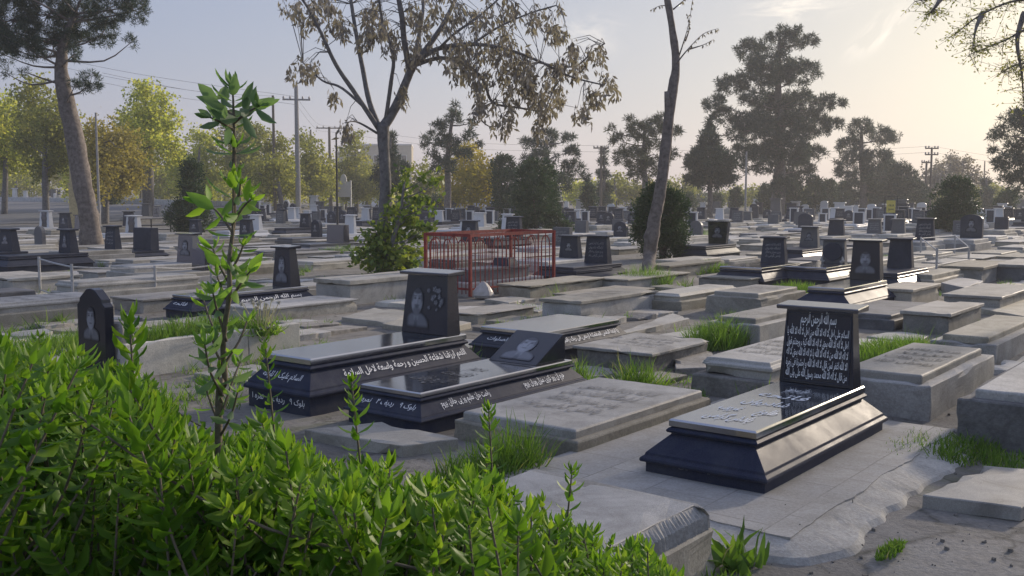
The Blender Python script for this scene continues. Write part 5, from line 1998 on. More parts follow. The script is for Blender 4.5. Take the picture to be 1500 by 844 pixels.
# --- the tree with dry hanging leaves
def dry_tree():
    global RNG
    RNG = np.random.default_rng(5)
    random.seed(5)
    D = 21.8
    mb = MB()
    rr = random.Random(9)

    def limb(pxs, d0, dia, ddir=None):
        dd = ddir if ddir is not None else rr.uniform(-1, 1)
        n = len(pxs)
        pts = [P(x, y, D + d0 + dd * (i / max(1, n - 1)) * 1.6) for i, (x, y) in enumerate(pxs)]
        sp = smooth_path(pts, 5)
        mb.tube(sp, lerp_list([q * D / 1500 / 2 for q in dia], len(sp)), 7, .12)
        return sp
    b = G(560, 402)
    tp = [Vector((b.x, b.y, -.15))] + [P(x, y, D) for x, y in ((562, 330), (565, 270), (562, 215), (561, 182))]
    sp = smooth_path(tp, 5)
    mb.tube(sp, lerp_list([.165, .13, .12, .122, .14], len(sp)), 10, .14)
    L = []
    L.append(limb([(561, 186), (580, 155), (598, 112), (608, 92)], 0, [16, 14, 12, 11], 0))
    L.append(limb([(606, 94), (640, 72), (690, 65), (740, 72), (790, 90), (835, 112), (885, 125)], 0, [8, 7, 6, 5, 4, 3, 2]))
    L.append(limb([(606, 96), (645, 85), (682, 95), (708, 118), (722, 150), (760, 158), (800, 165)], 0, [7, 6, 6, 5, 4, 3, 2], .7))
    L.append(limb([(600, 104), (592, 60), (588, 20), (576, -40)], 0, [10, 9, 8, 6], -.4))
    L.append(limb([(608, 92), (640, 50), (662, 10), (680, -40)], 0, [9, 8, 6, 5], .5))
    L.append(limb([(600, 110), (612, 60), (620, 10), (616, -40)], 0, [7, 6, 5, 4], .9))
    L.append(limb([(556, 190), (541, 150), (531, 100), (520, 40), (508, -40)], 0, [10, 8, 7, 6, 5], .3))
    L.append(limb([(554, 188), (522, 140), (492, 95), (471, 50), (450, 10), (425, -25)], 0, [8, 7, 6, 5, 4, 3], -.8))
    L.append(limb([(549, 172), (502, 130), (472, 118), (444, 92)], 0, [5, 4, 3, 2], .6))
    L.append(limb([(552, 195), (530, 182), (518, 178), (506, 180)], 0, [4, 3, 2, 1.5], -.5))
    L.append(limb([(564, 180), (572, 125), (576, 80), (560, 30), (552, -30)], 0, [6, 6, 5, 4, 3], -.9))
    L.append(limb([(690, 66), (730, 40), (775, 20), (815, 8)], 0, [4, 3, 2.5, 2]))
    L.append(limb([(790, 92), (840, 98), (868, 76), (886, 64)], .8, [3, 2.5, 2, 1.5]))
    L.append(limb([(722, 150), (700, 165), (716, 185), (740, 182)], .6, [3, 2.5, 2, 1.5]))
    L.append(limb([(640, 74), (665, 50), (700, 25), (740, -10)], .0, [4, 4, 3, 2]))
    clusters = [(440, 95, 13), (455, 92, 9), (490, 133, 8), (508, 180, 8), (456, 20, 20), (500, 32, 22), (541, 45, 20), (580, 45, 18), (622, 50, 22), (540, 8, 22), (600, 8, 22), (650, 18, 25), (702, 14, 24), (700, 55, 22),
                (742, 48, 22), (792, 18, 24), (820, 30, 15), (690, 108, 20), (728, 100, 26), (758, 130, 25), (790, 138, 22), (702, 150, 15), (738, 172, 15), (790, 168, 13), (820, 134, 18), (850, 90, 14), (872, 68, 11),
                (884, 120, 15), (852, 152, 10), (680, 82, 16), (770, 75, 22), (812, 88, 18), (590, 128, 5), (470, -5, 20), (430, 0, 14), (660, 60, 18), (725, 70, 20), (755, 95, 20), (700, 128, 14), (775, 110, 20), (800, 120, 16),
                (560, 25, 18), (640, -10, 22), (745, 0, 22), (600, 70, 12), (835, 60, 9), (866, 128, 8)]
    B, A, Ln, T = [], [], [], []
    spts = [q for s in L for q in s]
    for x, y, r in clusters:
        rm = r * D / 1500
        for k in range(int(3 + r * .30)):
            c = P(x + rr.gauss(0, r * .5), y + rr.gauss(0, r * .5), D + rr.gauss(0, .9))
            a = min(spts, key=lambda q: (q - c).length)
            if (a - c).length > .25:
                m_ = (a + c) / 2 + Vector((0, 0, .12))
                mb.tube([a, m_, c], [.009, .007, .004], 4, cap=False)
            n = rr.randint(10, 28)
            zz = RNG.uniform(0, .34, n)
            off = RNG.normal(size=(n, 3)) * np.array([.05, .05, .02])
            B.append(np.array(c)[None] + off - np.stack([zz * 0, zz * 0, zz], 1))
            d = RNG.normal(size=(n, 3)) * .5
            d[:, 2] -= 1.0
            A.append(d)
            Ln.append(RNG.uniform(.08, .2, n))
            T.append(np.clip(RNG.normal(.45, .22, n), 0, 1))
    B, A, Ln, T = map(np.concatenate, (B, A, Ln, T))
    crown = leaves_mesh('dry_leaves', B, A, Ln, Ln * .36, T)
    tree_thing('dry_leaved_tree', Vector((b.x, b.y, 0)), 'spreading tree with brown hanging dry leaves and ivy round its foot', 'tree', None, crown, 'dry_leaf', mb, 'bark_grey', 'dry_leaves')


dry_tree()


# --- leaning bare trunk
def leaning():
    rr = random.Random(4)
    D = 20.8
    mb = MB()
    b = G(949, 410)
    px = [(951, 378), (955, 348), (960, 315), (967, 280), (973, 235), (978, 192), (985, 135), (990, 92), (985, 45), (977, -5), (966, -60)]
    dia = [21, 20, 22, 18.5, 17, 16.5, 16, 14, 12, 10, 9, 8]
    pts = [Vector((b.x, b.y, -.1))] + [P(x, y, D) for x, y in px]
    sp = smooth_path(pts, 5)
    mb.tube(sp, lerp_list([q * D / 3000 for q in dia], len(sp)), 12, .22)
    st = [P(979, 215, D - .02), P(978, 175, D - .07), P(977, 134, D - .09)]
    mb.tube(smooth_path(st, 3), [.06] * 6 + [.055], 10, .1)
    tw = [[(991, 93), (1008, 72), (1030, 50), (1052, 42)], [(991, 93), (1002, 60), (1010, 30), (1015, -5)], [(1010, 72), (1030, 66), (1045, 58)], [(1004, 60), (1010, 40), (1006, 20)], [(985, 12), (970, 8), (955, 14)], [(986, 14), (1000, 2), (1012, -10)]]
    B, A = [], []
    for q in tw:
        s = smooth_path([P(x, y, D + rr.uniform(-.3, .3)) for x, y in q], 4)
        mb.tube(s, lerp_list([.02, .008, .004], len(s)), 5)
        for p in s[4:]:
            for k in range(3):
                B.append(np.array(p))
                A.append((rr.gauss(0, .4), rr.gauss(0, .4), -1))
    n = len(B)
    crown = leaves_mesh('dry_leaves', np.array(B), np.array(A), RNG.uniform(.05, .1, n), .03, RNG.uniform(0, 1, n))
    tree_thing('leaning_tree', Vector((b.x, b.y, 0)), 'leaning bare tree trunk with a sawn-off stub and thin side twig', 'tree', None, crown, 'dry_leaf', mb, 'bark', 'dry_leaves')


leaning()


# --- tree outside the right edge with branches hanging into view
def overhang():
    global RNG
    RNG = np.random.default_rng(15)
    rr = random.Random(15)
    D = 15
    mb = MB()
    b = G(1740, 286 + 1.65 * 1500 / D)
    tp = [Vector((b.x, b.y, -.1)), P(1730, 300, D), P(1715, 150, D), P(1690, 20, D), P(1660, -80, D)]
    sp = smooth_path(tp, 4)
    mb.tube(sp, lerp_list([.22, .18, .15, .12, .08], len(sp)), 9, .15)
    limbs = [[(1700, 70), (1600, -10), (1500, -30), (1420, -10), (1340, 2)], [(1690, 40), (1580, 20), (1500, 0), (1440, 20), (1400, 50)], [(1700, 90), (1600, 60), (1520, 40), (1470, 60), (1420, 80)],
             [(1705, 120), (1620, 110), (1540, 90), (1490, 95), (1470, 105)], [(1500, 20), (1490, 60), (1497, 110), (1499, 150)], [(1440, 20), (1430, 40), (1425, 70)], [(1380, -5), (1370, 10), (1362, 20)]]
    B, A, T = [], [], []
    for q in limbs:
        s = smooth_path([P(x, y, D + rr.uniform(-.5, .5)) for x, y in q], 6)
        mb.tube(s, lerp_list([.05, .03, .015, .006], len(s)), 5)
        for p in s[8:]:
            for k in range(6):
                o = Vector((rr.gauss(0, .16), rr.gauss(0, .16), rr.gauss(-.02, .12)))
                mb.tube([p, p + o], [.004, .002], 3, cap=False)
                for j in range(4):
                    B.append(np.array(p + o * rr.uniform(.2, 1.1)) + RNG.normal(size=3) * .025)
                    A.append((rr.gauss(0, .7), rr.gauss(0, .7), rr.gauss(-.3, .5)))
    # the rest of the crown, outside the picture
    cl = [(Vector((10 + rr.gauss(0, 2.0), 15 + rr.gauss(0, 2.0), rr.uniform(3.4, 8.5))), rr.uniform(.7, 1.25)) for _ in range(30)]
    cl = [q for q in cl if proj(q[0] - Vector((q[1], 0, 0)))[0] > 1500]
    branches(mb, sp[3:], cl, .06)
    B2, A2, L2, w2, T2, C2 = leaf_crown(cl, 26, 26, .35, .085, .035)
    twigs(mb, cl, C2, .01, 3)
    B, A = list(B) + list(B2), list(A) + list(A2)
    n = len(B)
    crown = leaves_mesh('leaves', np.array([tuple(q) for q in B]), np.array([tuple(q) for q in A]), RNG.uniform(.04, .075, n), .022, RNG.uniform(0, 1, n))
    tree_thing('overhanging_tree', Vector((b.x, b.y, 0)), 'tree outside the top right corner with leafy branches hanging into view', 'tree', None, crown, 'olive_leaf', mb, 'bark', 'leaves')


overhang()


# ================================================================== GRASS
def grass(px, py, r, h, n, label, seed, z0=0.0, broad=False, aspect=1.0, pos=None, tm=.4, lean=.45):
    g = np.random.default_rng(seed)
    p = pos if pos is not None else G(px, py, z0)
    a, rr_ = g.uniform(0, 6.283, n), r * np.sqrt(g.uniform(0, 1, n))
    ou, ov = np.cos(a) * rr_, np.sin(a) * rr_ * aspect
    B = np.stack([ou * LX - ov * LY, ou * LY + ov * LX, np.zeros(n) - .01], 1)
    A = g.normal(size=(n, 3)) * lean
    A[:, 2] = 1
    L = g.uniform(.45, 1.15, n) * h * (1 - .45 * rr_ / r)
    W_ = g.uniform(.006, .011, n) if not broad else g.uniform(.03, .05, n)
    T = np.clip(g.normal(tm, .25, n), 0, 1)
    me = leaves_mesh('grass', B, A, L, W_, T, BLADE_V, BLADE_F)
    o = link_mesh('grass', me, 'grass_leaf')
    o.location = (p.x, p.y, z0)
    tag(o, label, None, None, 'stuff')


grass(752, 690, .24, .42, 480, 'tall grass tuft between the hedge and the low grey slab', 1, aspect=.7)
grass(700, 700, .25, .3, 300, 'shorter grass beside the tall tuft at the hedge', 41)
grass(934, 575, .18, .42, 420, 'tall grass tuft growing in front of the cracked slab', 2)
grass(975, 588, .45, .14, 1400, 'low grass and weeds before the cracked slab', 3, aspect=.6)
grass(845, 562, .13, .34, 200, 'grass blades behind the slanting headstone', 4)
grass(1055, 505, .55, .42, 1500, 'big grass clump beside the half hidden grey grave', 5, aspect=.5)
grass(1090, 535, .6, .12, 900, 'low grass behind the pale stepped grave', 6, aspect=.5)
grass(1310, 520, .75, .26, 1700, 'wide grass patch behind the broad concrete grave', 7, aspect=.55)
grass(1345, 528, .4, .4, 250, 'taller grass stalks behind the broad concrete grave', 42, aspect=.5)
grass(1350, 655, .5, .12, 600, 'sparse weeds along the edge of the tiled pad', 8, aspect=.4)
grass(1420, 660, .45, .15, 700, 'weeds between the pad and the right edge grave', 9, aspect=.4)
grass(1480, 680, .3, .10, 300, 'low weeds at the right edge of view', 43, aspect=.5)
grass(1305, 806, .17, .06, 220, 'small weeds in a crack near the bottom right', 10, aspect=.25)
grass(1080, 825, .12, .26, 40, 'broad leaved weed at the foot of the grooved grave', 11, broad=True, lean=.7)
grass(1045, 855, .2, .1, 160, 'small weeds near the broad leaved weed', 44)
grass(945, 416, .5, .5, 900, 'grass growing round the leaning trunk foot', 12)
grass(1160, 430, .8, .3, 1100, 'grass strip in front of the slate dark headstone', 13, aspect=.35)
grass(1040, 398, .7, .32, 900, 'grass strip on the grey grave left of the slate dark headstone', 14, aspect=.4)
grass(490, 512, .8, .10, 1500, 'short grass between planter grave and couple tomb', 15, aspect=.4)
grass(55, 520, .8, .32, 1600, 'grass mass behind the hedge at the left', 16, aspect=.6)
grass(130, 500, .5, .25, 700, 'grass left of the small gabled headstone', 45, aspect=.5)
grass(640, 478, .4, .08, 400, 'weeds in the joints left of the couple headstone', 17, aspect=.3)
grass(1480, 500, .5, .16, 500, 'dry weeds on the right grave edge', 46, aspect=.3, tm=.8)
grass(1030, 352, .9, .6, 700, 'green weeds between dark thuja and flared headstone', 47, aspect=.5)
grass(1010, 640, .2, .09, 160, 'weeds at the corner of the low grey slab', 48)
grass(500, 370, .8, .3, 800, 'weeds left of the ivy bush', 49, aspect=.4)
c, w, l, hX = PLANTER
grass(0, 0, l * .45, .30, 2600, 'lush grass filling the planter grave', 18, z0=hX - .08, aspect=.42, pos=c)


def weeds():
    r = random.Random(61)
    g = np.random.default_rng(61)
    B, A, L, T = [], [], [], []
    n = 0
    tries = 0
    while n < 420 and tries < 9000:
        tries += 1
        y = 5.5 + 22 * r.random() ** 1.3
        x = r.uniform(-.56, .56) * y
        p = Vector((x, y, 0))
        u, v = uv_of(p)
        if not is_free(u - .04, u + .04, v - .04, v + .04):
            continue
        if noise.noise(Vector((x * .5, y * .5, 3))) < -.02:
            continue
        k = r.randint(10, 46)
        h = r.uniform(.05, .2) * (1.5 if r.random() < .15 else 1)
        o = g.normal(size=(k, 3)) * r.uniform(.03, .11)
        o[:, 2] = -.01
        B.append(np.array((x, y, ground_z(x, y)))[None] + o)
        a = g.normal(size=(k, 3)) * .55
        a[:, 2] = 1
        A.append(a)
        L.append(g.uniform(.4, 1.2, k) * h)
        T.append(np.clip(g.normal(.5, .25, k), 0, 1))
        n += 1
    B, A, L, T = map(np.concatenate, (B, A, L, T))
    me = leaves_mesh('grass', B, A, L, g.uniform(.006, .011, len(L)), T, BLADE_V, BLADE_F)
    tag(link_mesh('grass', me, 'grass_leaf'), 'sparse weeds growing in the joints between graves and paving', None, None, 'stuff')
    # gravel and crumbs
    m = MB()
    n = 0
    while n < 300:
        if r.random() < .6:
            y = 3.6 + 3.6 * r.random()
            x = r.uniform(.2, .6) * y
        else:
            y = 6 + 9 * r.random()
            x = r.uniform(-.45, .55) * y
        u, v = uv_of((x, y))
        if not is_free(u - .02, u + .02, v - .02, v + .02) and r.random() < .97:
            continue
        s = .004 + .010 * r.random() ** 5 * 2
        q = [(x + s * r.uniform(.6, 1.2) * math.cos(a), y + s * r.uniform(.6, 1.2) * math.sin(a)) for a in (0, 1.2, 2.4, 3.7, 5)]
        z = ground_z(x, y) if is_free(u - .02, u + .02, v - .02, v + .02) else .046
        m.rings([[(a, b, z - .02) for a, b in q], [(x + (a - x) * .6, y + (b - y) * .6, z + s * r.uniform(.4, .9)) for a, b in q]])
        n += 1
    tag(m.build('gravel', 'rubble'), 'loose gravel and crumbs on the bare ground', None, None, 'stuff')


weeds()


def dandelions():
    rr = random.Random(2)
    c0 = G(382, 486, hX - .05)
    m, h = MB(), MB()
    root = empty('dandelion_clump', (c0.x, c0.y, hX - .08), 0, 'clump of pale dandelion stalks with white seed heads on the planter', 'flower')
    for k in range(26):
        a, r = rr.uniform(0, 6.28), rr.uniform(.0, .09)
        b = Vector((math.cos(a) * r, math.sin(a) * r, 0))
        t_ = b * 2.2 + Vector((rr.gauss(0, .05), rr.gauss(0, .05), rr.uniform(.22, .36)))
        m.tube([b, (b + t_) / 2 + Vector((0, 0, .03)), t_], [.0045, .004, .003], 5)
        if k % 2 == 0:
            s = MB()
            n = 90
            B = np.repeat(np.array([t_]), n, 0)
            me = leaves_mesh('seed_head', B, rand_dir(n), .03, .006, np.ones(n))
            link_mesh('seed_head', me, 'seed_head', root)
    m.build('stalks', 'stalk_pale', root)
    g = np.random.default_rng(3)
    n = 160
    A = g.normal(size=(n, 3)) * .7
    A[:, 2] = .8
    me = leaves_mesh('leaves', g.normal(size=(n, 3)) * np.array([.09, .09, .0]), A, g.uniform(.1, .24, n), .022, np.clip(g.normal(.55, .25, n), 0, 1), BLADE_V, BLADE_F)
    link_mesh('leaves', me, 'grass_leaf', root)


dandelions()


# ================================================================== FOREGROUND SHRUBS
def sprig_leaves(pts, ds, B, A, U, L, W_, T, r, spacing=.02, size=.055, tip=True, spread=.75, tmean=.45):
    """opposite pairs of leaves up a stem given as points; ds: how much of its upper part is leafy"""
    seg = [(pts[i + 1] - pts[i]).length for i in range(len(pts) - 1)]
    tot = sum(seg)
    s = tot - ds
    rot = r.uniform(0, 6.28)
    while s < tot:
        acc, i = 0, 0
        while i < len(seg) - 1 and acc + seg[i] < s:
            acc += seg[i]
            i += 1
        f_ = min(1, max(0, (s - acc) / seg[i]))
        p = pts[i].lerp(pts[i + 1], f_)
        d = (pts[i + 1] - pts[i]).normalized()
        e = d.cross(Vector((.3, .9, .1))).normalized()
        g = d.cross(e)
        near = (tot - s) / ds
        k = size * (.68 + .42 * min(1, near * 4)) * r.uniform(.75, 1.2)
        for j in range(2):
            a = rot + j * math.pi + r.uniform(-.35, .35)
            out = e * math.cos(a) + g * math.sin(a)
            up = spread * r.uniform(.65, 1.4) * (.8 + .35 * near)
            ax = (out * up + d * (.72 - .45 * near) + Vector((0, 0, -.1 * near))).normalized()
            B.append(p)
            A.append(ax)
            U.append(out.cross(ax).cross(ax) * -1 + Vector((0, 0, .01)))
            L.append(k)
            W_.append(k * r.uniform(.32, .46))
            T.append(min(1, max(0, r.gauss(tmean + .28 * (1 - near) ** 2, .17))))
        rot += 1.57 + r.uniform(-.3, .3)
        s += spacing * r.uniform(.7, 1.3) * (.38 + 1.0 * min(1, near * 1.6))
    if tip:
        for j in range(5):
            a = r.uniform(0, 6.28)
            d = (pts[-1] - pts[-2]).normalized()
            out = Vector((math.cos(a), math.sin(a), 0))
            ax = (d + out * r.uniform(.25, 1.1)).normalized()
            B.append(pts[-1])
            A.append(ax)
            U.append(out.cross(ax).cross(ax) * -1 + Vector((0, .01, 0)))
            L.append(size * r.uniform(.5, .9))
            W_.append(size * .24)
            T.append(min(1, max(0, r.gauss(tmean + .3, .15))))


def side_up(A, U):
    A, U = np.array([tuple(a) for a in A]), np.array([tuple(u) for u in U])
    return A, U


HPX = [-160, 0, 60, 100, 130, 150, 190, 230, 270, 300, 330, 400, 440, 470, 520, 560, 620, 660, 700, 730, 760, 790, 830, 870, 910, 950, 985, 1010, 1040]
HPY = [492, 492, 502, 528, 525, 530, 530, 560, 612, 620, 632, 628, 645, 662, 672, 685, 690, 690, 665, 680, 715, 738, 730, 768, 785, 792, 828, 862, 910]
SHRUBS = [(-200, 130, 'leafy bright green shrub filling the bottom left corner'), (130, 270, 'leafy green shrub with tall sprigs below the small gabled headstone'),
          (270, 420, 'leafy green shrub round the foot of the tall shoot'), (420, 570, 'leafy green shrub in front of the couple tomb'),
          (570, 760, 'leafy green shrub beside the tall grass tuft'), (760, 1100, 'low sprawling shrub sprigs in front of the grooved grave')]


def hedge():
    r = random.Random(31)
    for si, (xa, xb, lab) in enumerate(SHRUBS):
        B, A, U, L, W_, T = [], [], [], [], [], []
        mb = MB()
        root_p = P((xa + xb) / 2, 700, 2.5)
        base = Vector((root_p.x, root_p.y, 0))
        wpx = xb - xa
        n = int(wpx * (1.25 if xa < 500 else 1.05 if xa < 700 else .42))
        for k in range(n):
            x = r.uniform(xa, xb)
            top = np.interp(x, HPX, HPY)
            u_ = r.random()
            D = 1.45 + 1.75 * r.random() ** .9 if x < 760 else 1.9 + 1.1 * r.random()
            off = abs(r.gauss(0, 30)) + (-22 if r.random() < .12 else 0) if u_ < .3 else r.uniform(0, 330)
            # nearer stems cannot stand much higher than the bush
            y = top + off + (3.2 - D) * 42 * r.uniform(.3, 1)
            if y > 900:
                y = r.uniform(top + 30, 880)
            tp = P(x, y, D)
            if tp.z < .2:
                continue
            lean = Vector((r.gauss(0, .22), r.gauss(0, .2), 0))
            ln = r.uniform(.38, .62)
            p0 = tp - Vector((lean.x * 1.2, lean.y * 1.2, ln))
            p1 = tp - Vector((lean.x * .4, lean.y * .4, ln * .5)) + Vector((r.gauss(0, .015), r.gauss(0, .015), 0))
            pts = smooth_path([p0, p1, tp], 4)
            mb.tube(pts, lerp_list([.0036, .0027, .0016], len(pts)), 5, cap=False)
            # the stem's lower, bare length down to the shrub's stools
            g = Vector((p0.x * .75 + base.x * .25 + r.gauss(0, .04), p0.y * .75 + base.y * .25 + r.gauss(0, .04), -.02))
            if k % 3 == 0:
                mb.tube(smooth_path([g, (g + p0) / 2 + Vector((r.gauss(0, .03), r.gauss(0, .03), 0)), p0], 3), lerp_list([.006, .0042], 7), 5, cap=False)
            sz = (r.uniform(.036, .07) if r.random() < .8 else r.uniform(.025, .04)) if x < 760 else r.uniform(.04, .056)
            sprig_leaves(pts, ln * .98, B, A, U, L, W_, T, r, .0205, sz, True, r.uniform(.9, 1.4), .34 + .26 * r.random())
        A_, U_ = side_up(A, U)
        me = leaves_mesh('foliage', np.array([tuple(q) for q in B]), A_, np.array(L), np.array(W_), np.array(T), LEAF_V, LEAF_F, up=U_)
        tree_thing('hedge_shrub', base, lab, 'shrub', 'leafy shrubs along the foreground', me, 'hedge_leaf', mb, 'stem_brown', 'foliage')
    print('hedge ok')


hedge()


def sapling():
    r = random.Random(12)
    D = 2.25
    B, A, U, L, W_, T = [], [], [], [], [], []
    mb = MB()
    b = P(322, 700, D)
    base = Vector((b.x, b.y, 0))
    stem = [base + Vector((-.02, 0, -.02)), P(320, 640, D), P(329, 560, D + .03), P(327, 500, D), P(336, 430, D - .03), P(336, 380, D), P(343, 320, D + .02), P(342, 250, D), P(343, 190, D), P(341, 132, D)]
    sp = smooth_path(stem, 6)
    mb.tube(sp, lerp_list([.010, .008, .0066, .0056, .0048, .004, .0032, .002], len(sp)), 8, .1)

    def shoot(pxs, ds, size, spacing, dd=0, spread=.8, tm=.35):
        pts = smooth_path([P(x, y, D + dd * i / max(1, len(pxs) - 1)) for i, (x, y) in enumerate(pxs)], 4)
        mb.tube(pts, lerp_list([.0035, .002], len(pts)), 5, cap=False)
        sprig_leaves(pts, ds, B, A, U, L, W_, T, r, spacing * 1.2, size * .98, True, spread * 1.1, tm)
    # crown of the shoot
    shoot([(343, 225), (342, 180), (341, 130)], .15, .066, .017, 0, .9, .22)
    shoot([(343, 170), (327, 158), (316, 145)], .07, .055, .016, .08, .7, .2)
    shoot([(343, 180), (362, 165), (380, 155)], .08, .058, .016, -.06, .7, .2)
    shoot([(342, 190), (325, 180), (308, 172)], .06, .05, .018, -.08, .7, .2)
    # middle and lower leaves
    shoot([(342, 268), (344, 240), (344, 215)], .07, .046, .018, 0, .8, .3)
    shoot([(341, 345), (341, 315), (342, 275)], .11, .07, .024, 0, 1.1, .6)
    shoot([(340, 340), (318, 310), (298, 296)], .07, .062, .02, .06, .8, .65)
    shoot([(340, 330), (355, 305), (368, 292)], .06, .062, .02, -.05, .8, .65)
    shoot([(338, 420), (322, 390), (312, 365)], .09, .055, .022, .05, .8, .6)
    shoot([(337, 440), (355, 412), (366, 398)], .07, .05, .022, -.05, .8, .65)
    shoot([(336, 430), (337, 405), (338, 385)], .05, .05, .02, 0, .9, .55)
    shoot([(332, 520), (312, 480), (298, 440)], .12, .05, .022, .08, .8, .5)
    shoot([(332, 500), (318, 455), (312, 430)], .09, .052, .022, -.06, .8, .55)
    shoot([(331, 530), (350, 500), (362, 470)], .08, .046, .022, .05, .8, .5)
    shoot([(327, 580), (308, 545), (300, 505)], .1, .052, .02, -.08, .8, .45)
    shoot([(327, 600), (340, 560), (352, 530)], .09, .05, .02, .08, .8, .45)
    for q, ds in (([(324, 625), (312, 600), (300, 565)], .08), ([(322, 640), (338, 610), (348, 575)], .09), ([(329, 540), (316, 515), (310, 490)], .06), ([(335, 440), (326, 425), (318, 405)], .05),
                  ([(336, 400), (348, 380), (356, 360)], .05), ([(326, 590), (318, 570), (322, 545)], .06), ([(343, 300), (350, 285), (352, 270)], .035)):
        shoot(q, ds, .042, .02, r.uniform(-.06, .06), .9, .55)
    A_, U_ = side_up(A, U)
    me = leaves_mesh('leaves', np.array([tuple(q) for q in B]), A_, np.array(L), np.array(W_), np.array(T), LEAF_V, LEAF_F, up=U_)
    tree_thing('sapling', base, 'single tall green leafy shoot rising above the hedge', 'sapling', None, me, 'sapling_leaf', mb, 'stem_brown', 'leaves')
    # separate sprigs standing clear of the hedge
    for x, y, D2, ln, lab in ((190, 470, 2.0, .3, 'upright leafy sprig in front of the small gabled headstone'), (388, 500, 2.6, .3, 'thin leafy sprig left of the couple tomb'),
                              (515, 560, 2.3, .3, 'lone leafy sprig in front of the slanting headstone tomb'), (716, 602, 2.5, .28, 'leafy sprig standing against the low grey slab'),
                              (838, 690, 2.4, .26, 'leafy sprig over the mosaic top of the grooved grave')):
        B, A, U, L, W_, T = [], [], [], [], [], []
        mb = MB()
        tp = P(x, y, D2)
        bs = Vector((tp.x + r.gauss(0, .03), tp.y + r.gauss(0, .03), 0))
        pts = smooth_path([bs, bs.lerp(tp, .5) + Vector((r.gauss(0, .02), 0, 0)), tp], 6)
        mb.tube(pts, lerp_list([.006, .004, .002], len(pts)), 5)
        sprig_leaves(pts, ln, B, A, U, L, W_, T, r, .02, .055 if x < 200 else .042, True, .8, .4)
        A_, U_ = side_up(A, U)
        me = leaves_mesh('leaves', np.array([tuple(q) for q in B]), A_, np.array(L), np.array(W_), np.array(T), LEAF_V, LEAF_F, up=U_)
        tree_thing('shrub_sprig', bs, lab, 'sprig', None, me, 'hedge_leaf', mb, 'stem_brown', 'leaves')


sapling()

# ================================================================== POLES, WIRES, SIGNS, CARS, BUILDING
TOPS = {}


def pole(key, x, ytop, D, dia_px, mat, label, arms=(), name='utility_pole', lamp=False):
    b = P(x, 300, D)
    z0 = terrain(b.x, b.y)
    top = P(x, ytop, D).z
    root = empty(name, (b.x, b.y, z0), 0, label, 'pole')
    h = top - z0
    r = dia_px * D / 3000
    m = MB()
    m.tube([(0, 0, -.2), (0, 0, h * .5), (0, 0, h)], [r, r * .85, r * .68], 10)
    m.build('shaft', mat, root)
    for zf, half, ang in arms:
        m = MB()
        c, s = math.cos(ang) * half, math.sin(ang) * half
        m.tube([(-c, -s - .0, h * zf), (c, s, h * zf)], [.06, .06], 4)
        m.build('cross_arm', mat, root)
        for e in (-.92, -.45, .45, .92):
            m = MB()
            m.tube([(c * e, s * e, h * zf + .05), (c * e, s * e, h * zf + .14), (c * e, s * e, h * zf + .24)], [.05, .08, .03], 7)
            m.build('insulator', 'plastic_white', root)
    TOPS[key] = Vector((b.x, b.y, z0 + h * (arms[0][0] if arms else .97)))
    return root


pole('tall', 437, 125, 72, 8, 'pole_concrete', 'tall pale concrete pole with short crossarm and insulators', [(.89, .95, .2)])
pole('left', 403, 140, 72, 5, 'wood_pole', 'dark wooden pole left of the tall concrete pole')
pole('mid', 484, 186, 105, 5, 'wood_pole', 'wooden pole with wide crossarm above the noticeboard', [(.985, 1.3, .1)])
pole('thin', 457, 190, 100, 3, 'wood_pole', 'thin dark pole between concrete pole and crossarm pole')
pole('near', 494, 194, 46, 3.4, 'black_metal', 'thin black metal pole in front of the noticeboard')
pole('centre', 880, 214, 92, 4.5, 'wood_pole', 'wooden pole right of the slim cypress', [(.97, .7, .1)])
pole('right', 1362, 216, 96, 4, 'wood_pole', 'double crossarm wooden pole at the right against the bright sky', [(.985, .65, .1), (.89, .65, .1)])
pole('right2', 1355, 236, 100, 4, 'wood_pole', 'shorter wooden pole touching the double crossarm pole', [(.97, .5, .1)])
pole('light', 1092, 222, 70, 3.4, 'pole_concrete', 'thin pale pole in front of the tallest pine')
pole('post', 145, 165, 50, 4, 'pole_concrete', 'slender pale post directly right of the curved pine trunk')
pole('farleft', 1440, 236, 150, 2.4, 'wood_pole', 'faint distant pole left of the right edge pine')
TOPS['offleft'] = P(-120, 40, 66)
TOPS['offright'] = P(1600, 236, 110)
TOPS['pinewire'] = P(150, 112, 60)
for a, b_, lab in (('pinewire', 'left', 'sagging wire from behind the curved pine to the dark wooden pole'), ('offleft', 'tall', 'long wire from the top left to the concrete pole'), ('tall', 'mid', 'wire from concrete pole to crossarm pole'), ('mid', 'centre', 'thin wire crossing the middle of the sky'),
                   ('centre', 'right', 'thin wire between middle and right wooden poles'), ('right', 'offright', 'thin wire leaving the right wooden pole')):
    for k, dz in enumerate((0, -.55)):
        A_, B_2 = TOPS[a] + Vector((0, 0, dz + .2)), TOPS[b_] + Vector((0, 0, dz + .2))
        mid = (A_ + B_2) / 2 - Vector((0, 0, .018 * (A_ - B_2).length + .1))
        m = MB()
        m.tube(smooth_path([A_, mid, B_2], 8), [.009] * 17, 4)
        c0 = A_.copy()
        o = m.build('power_wire', 'wire')
        tag(o, lab + (', upper strand' if k == 0 else ', lower strand'), 'wire')

# yellowish square post by the curved pine
b = P(112, 330, 46)
root = empty('square_post', (b.x, b.y, terrain(b.x, b.y)), 0, 'yellowish square masonry post left of the curved pine trunk', 'post')
m = MB()
m.rect_loft(.42, .42, [(0, -.1), (0, 2.2)])
m.build('shaft', 'yellow_post', root, .01)
m = MB()
m.rect_loft(.34, .34, [(0, 2.202), (0, 3.3), (.05, 3.4)])
m.build('upper_shaft', 'yellow_post', root, .01)

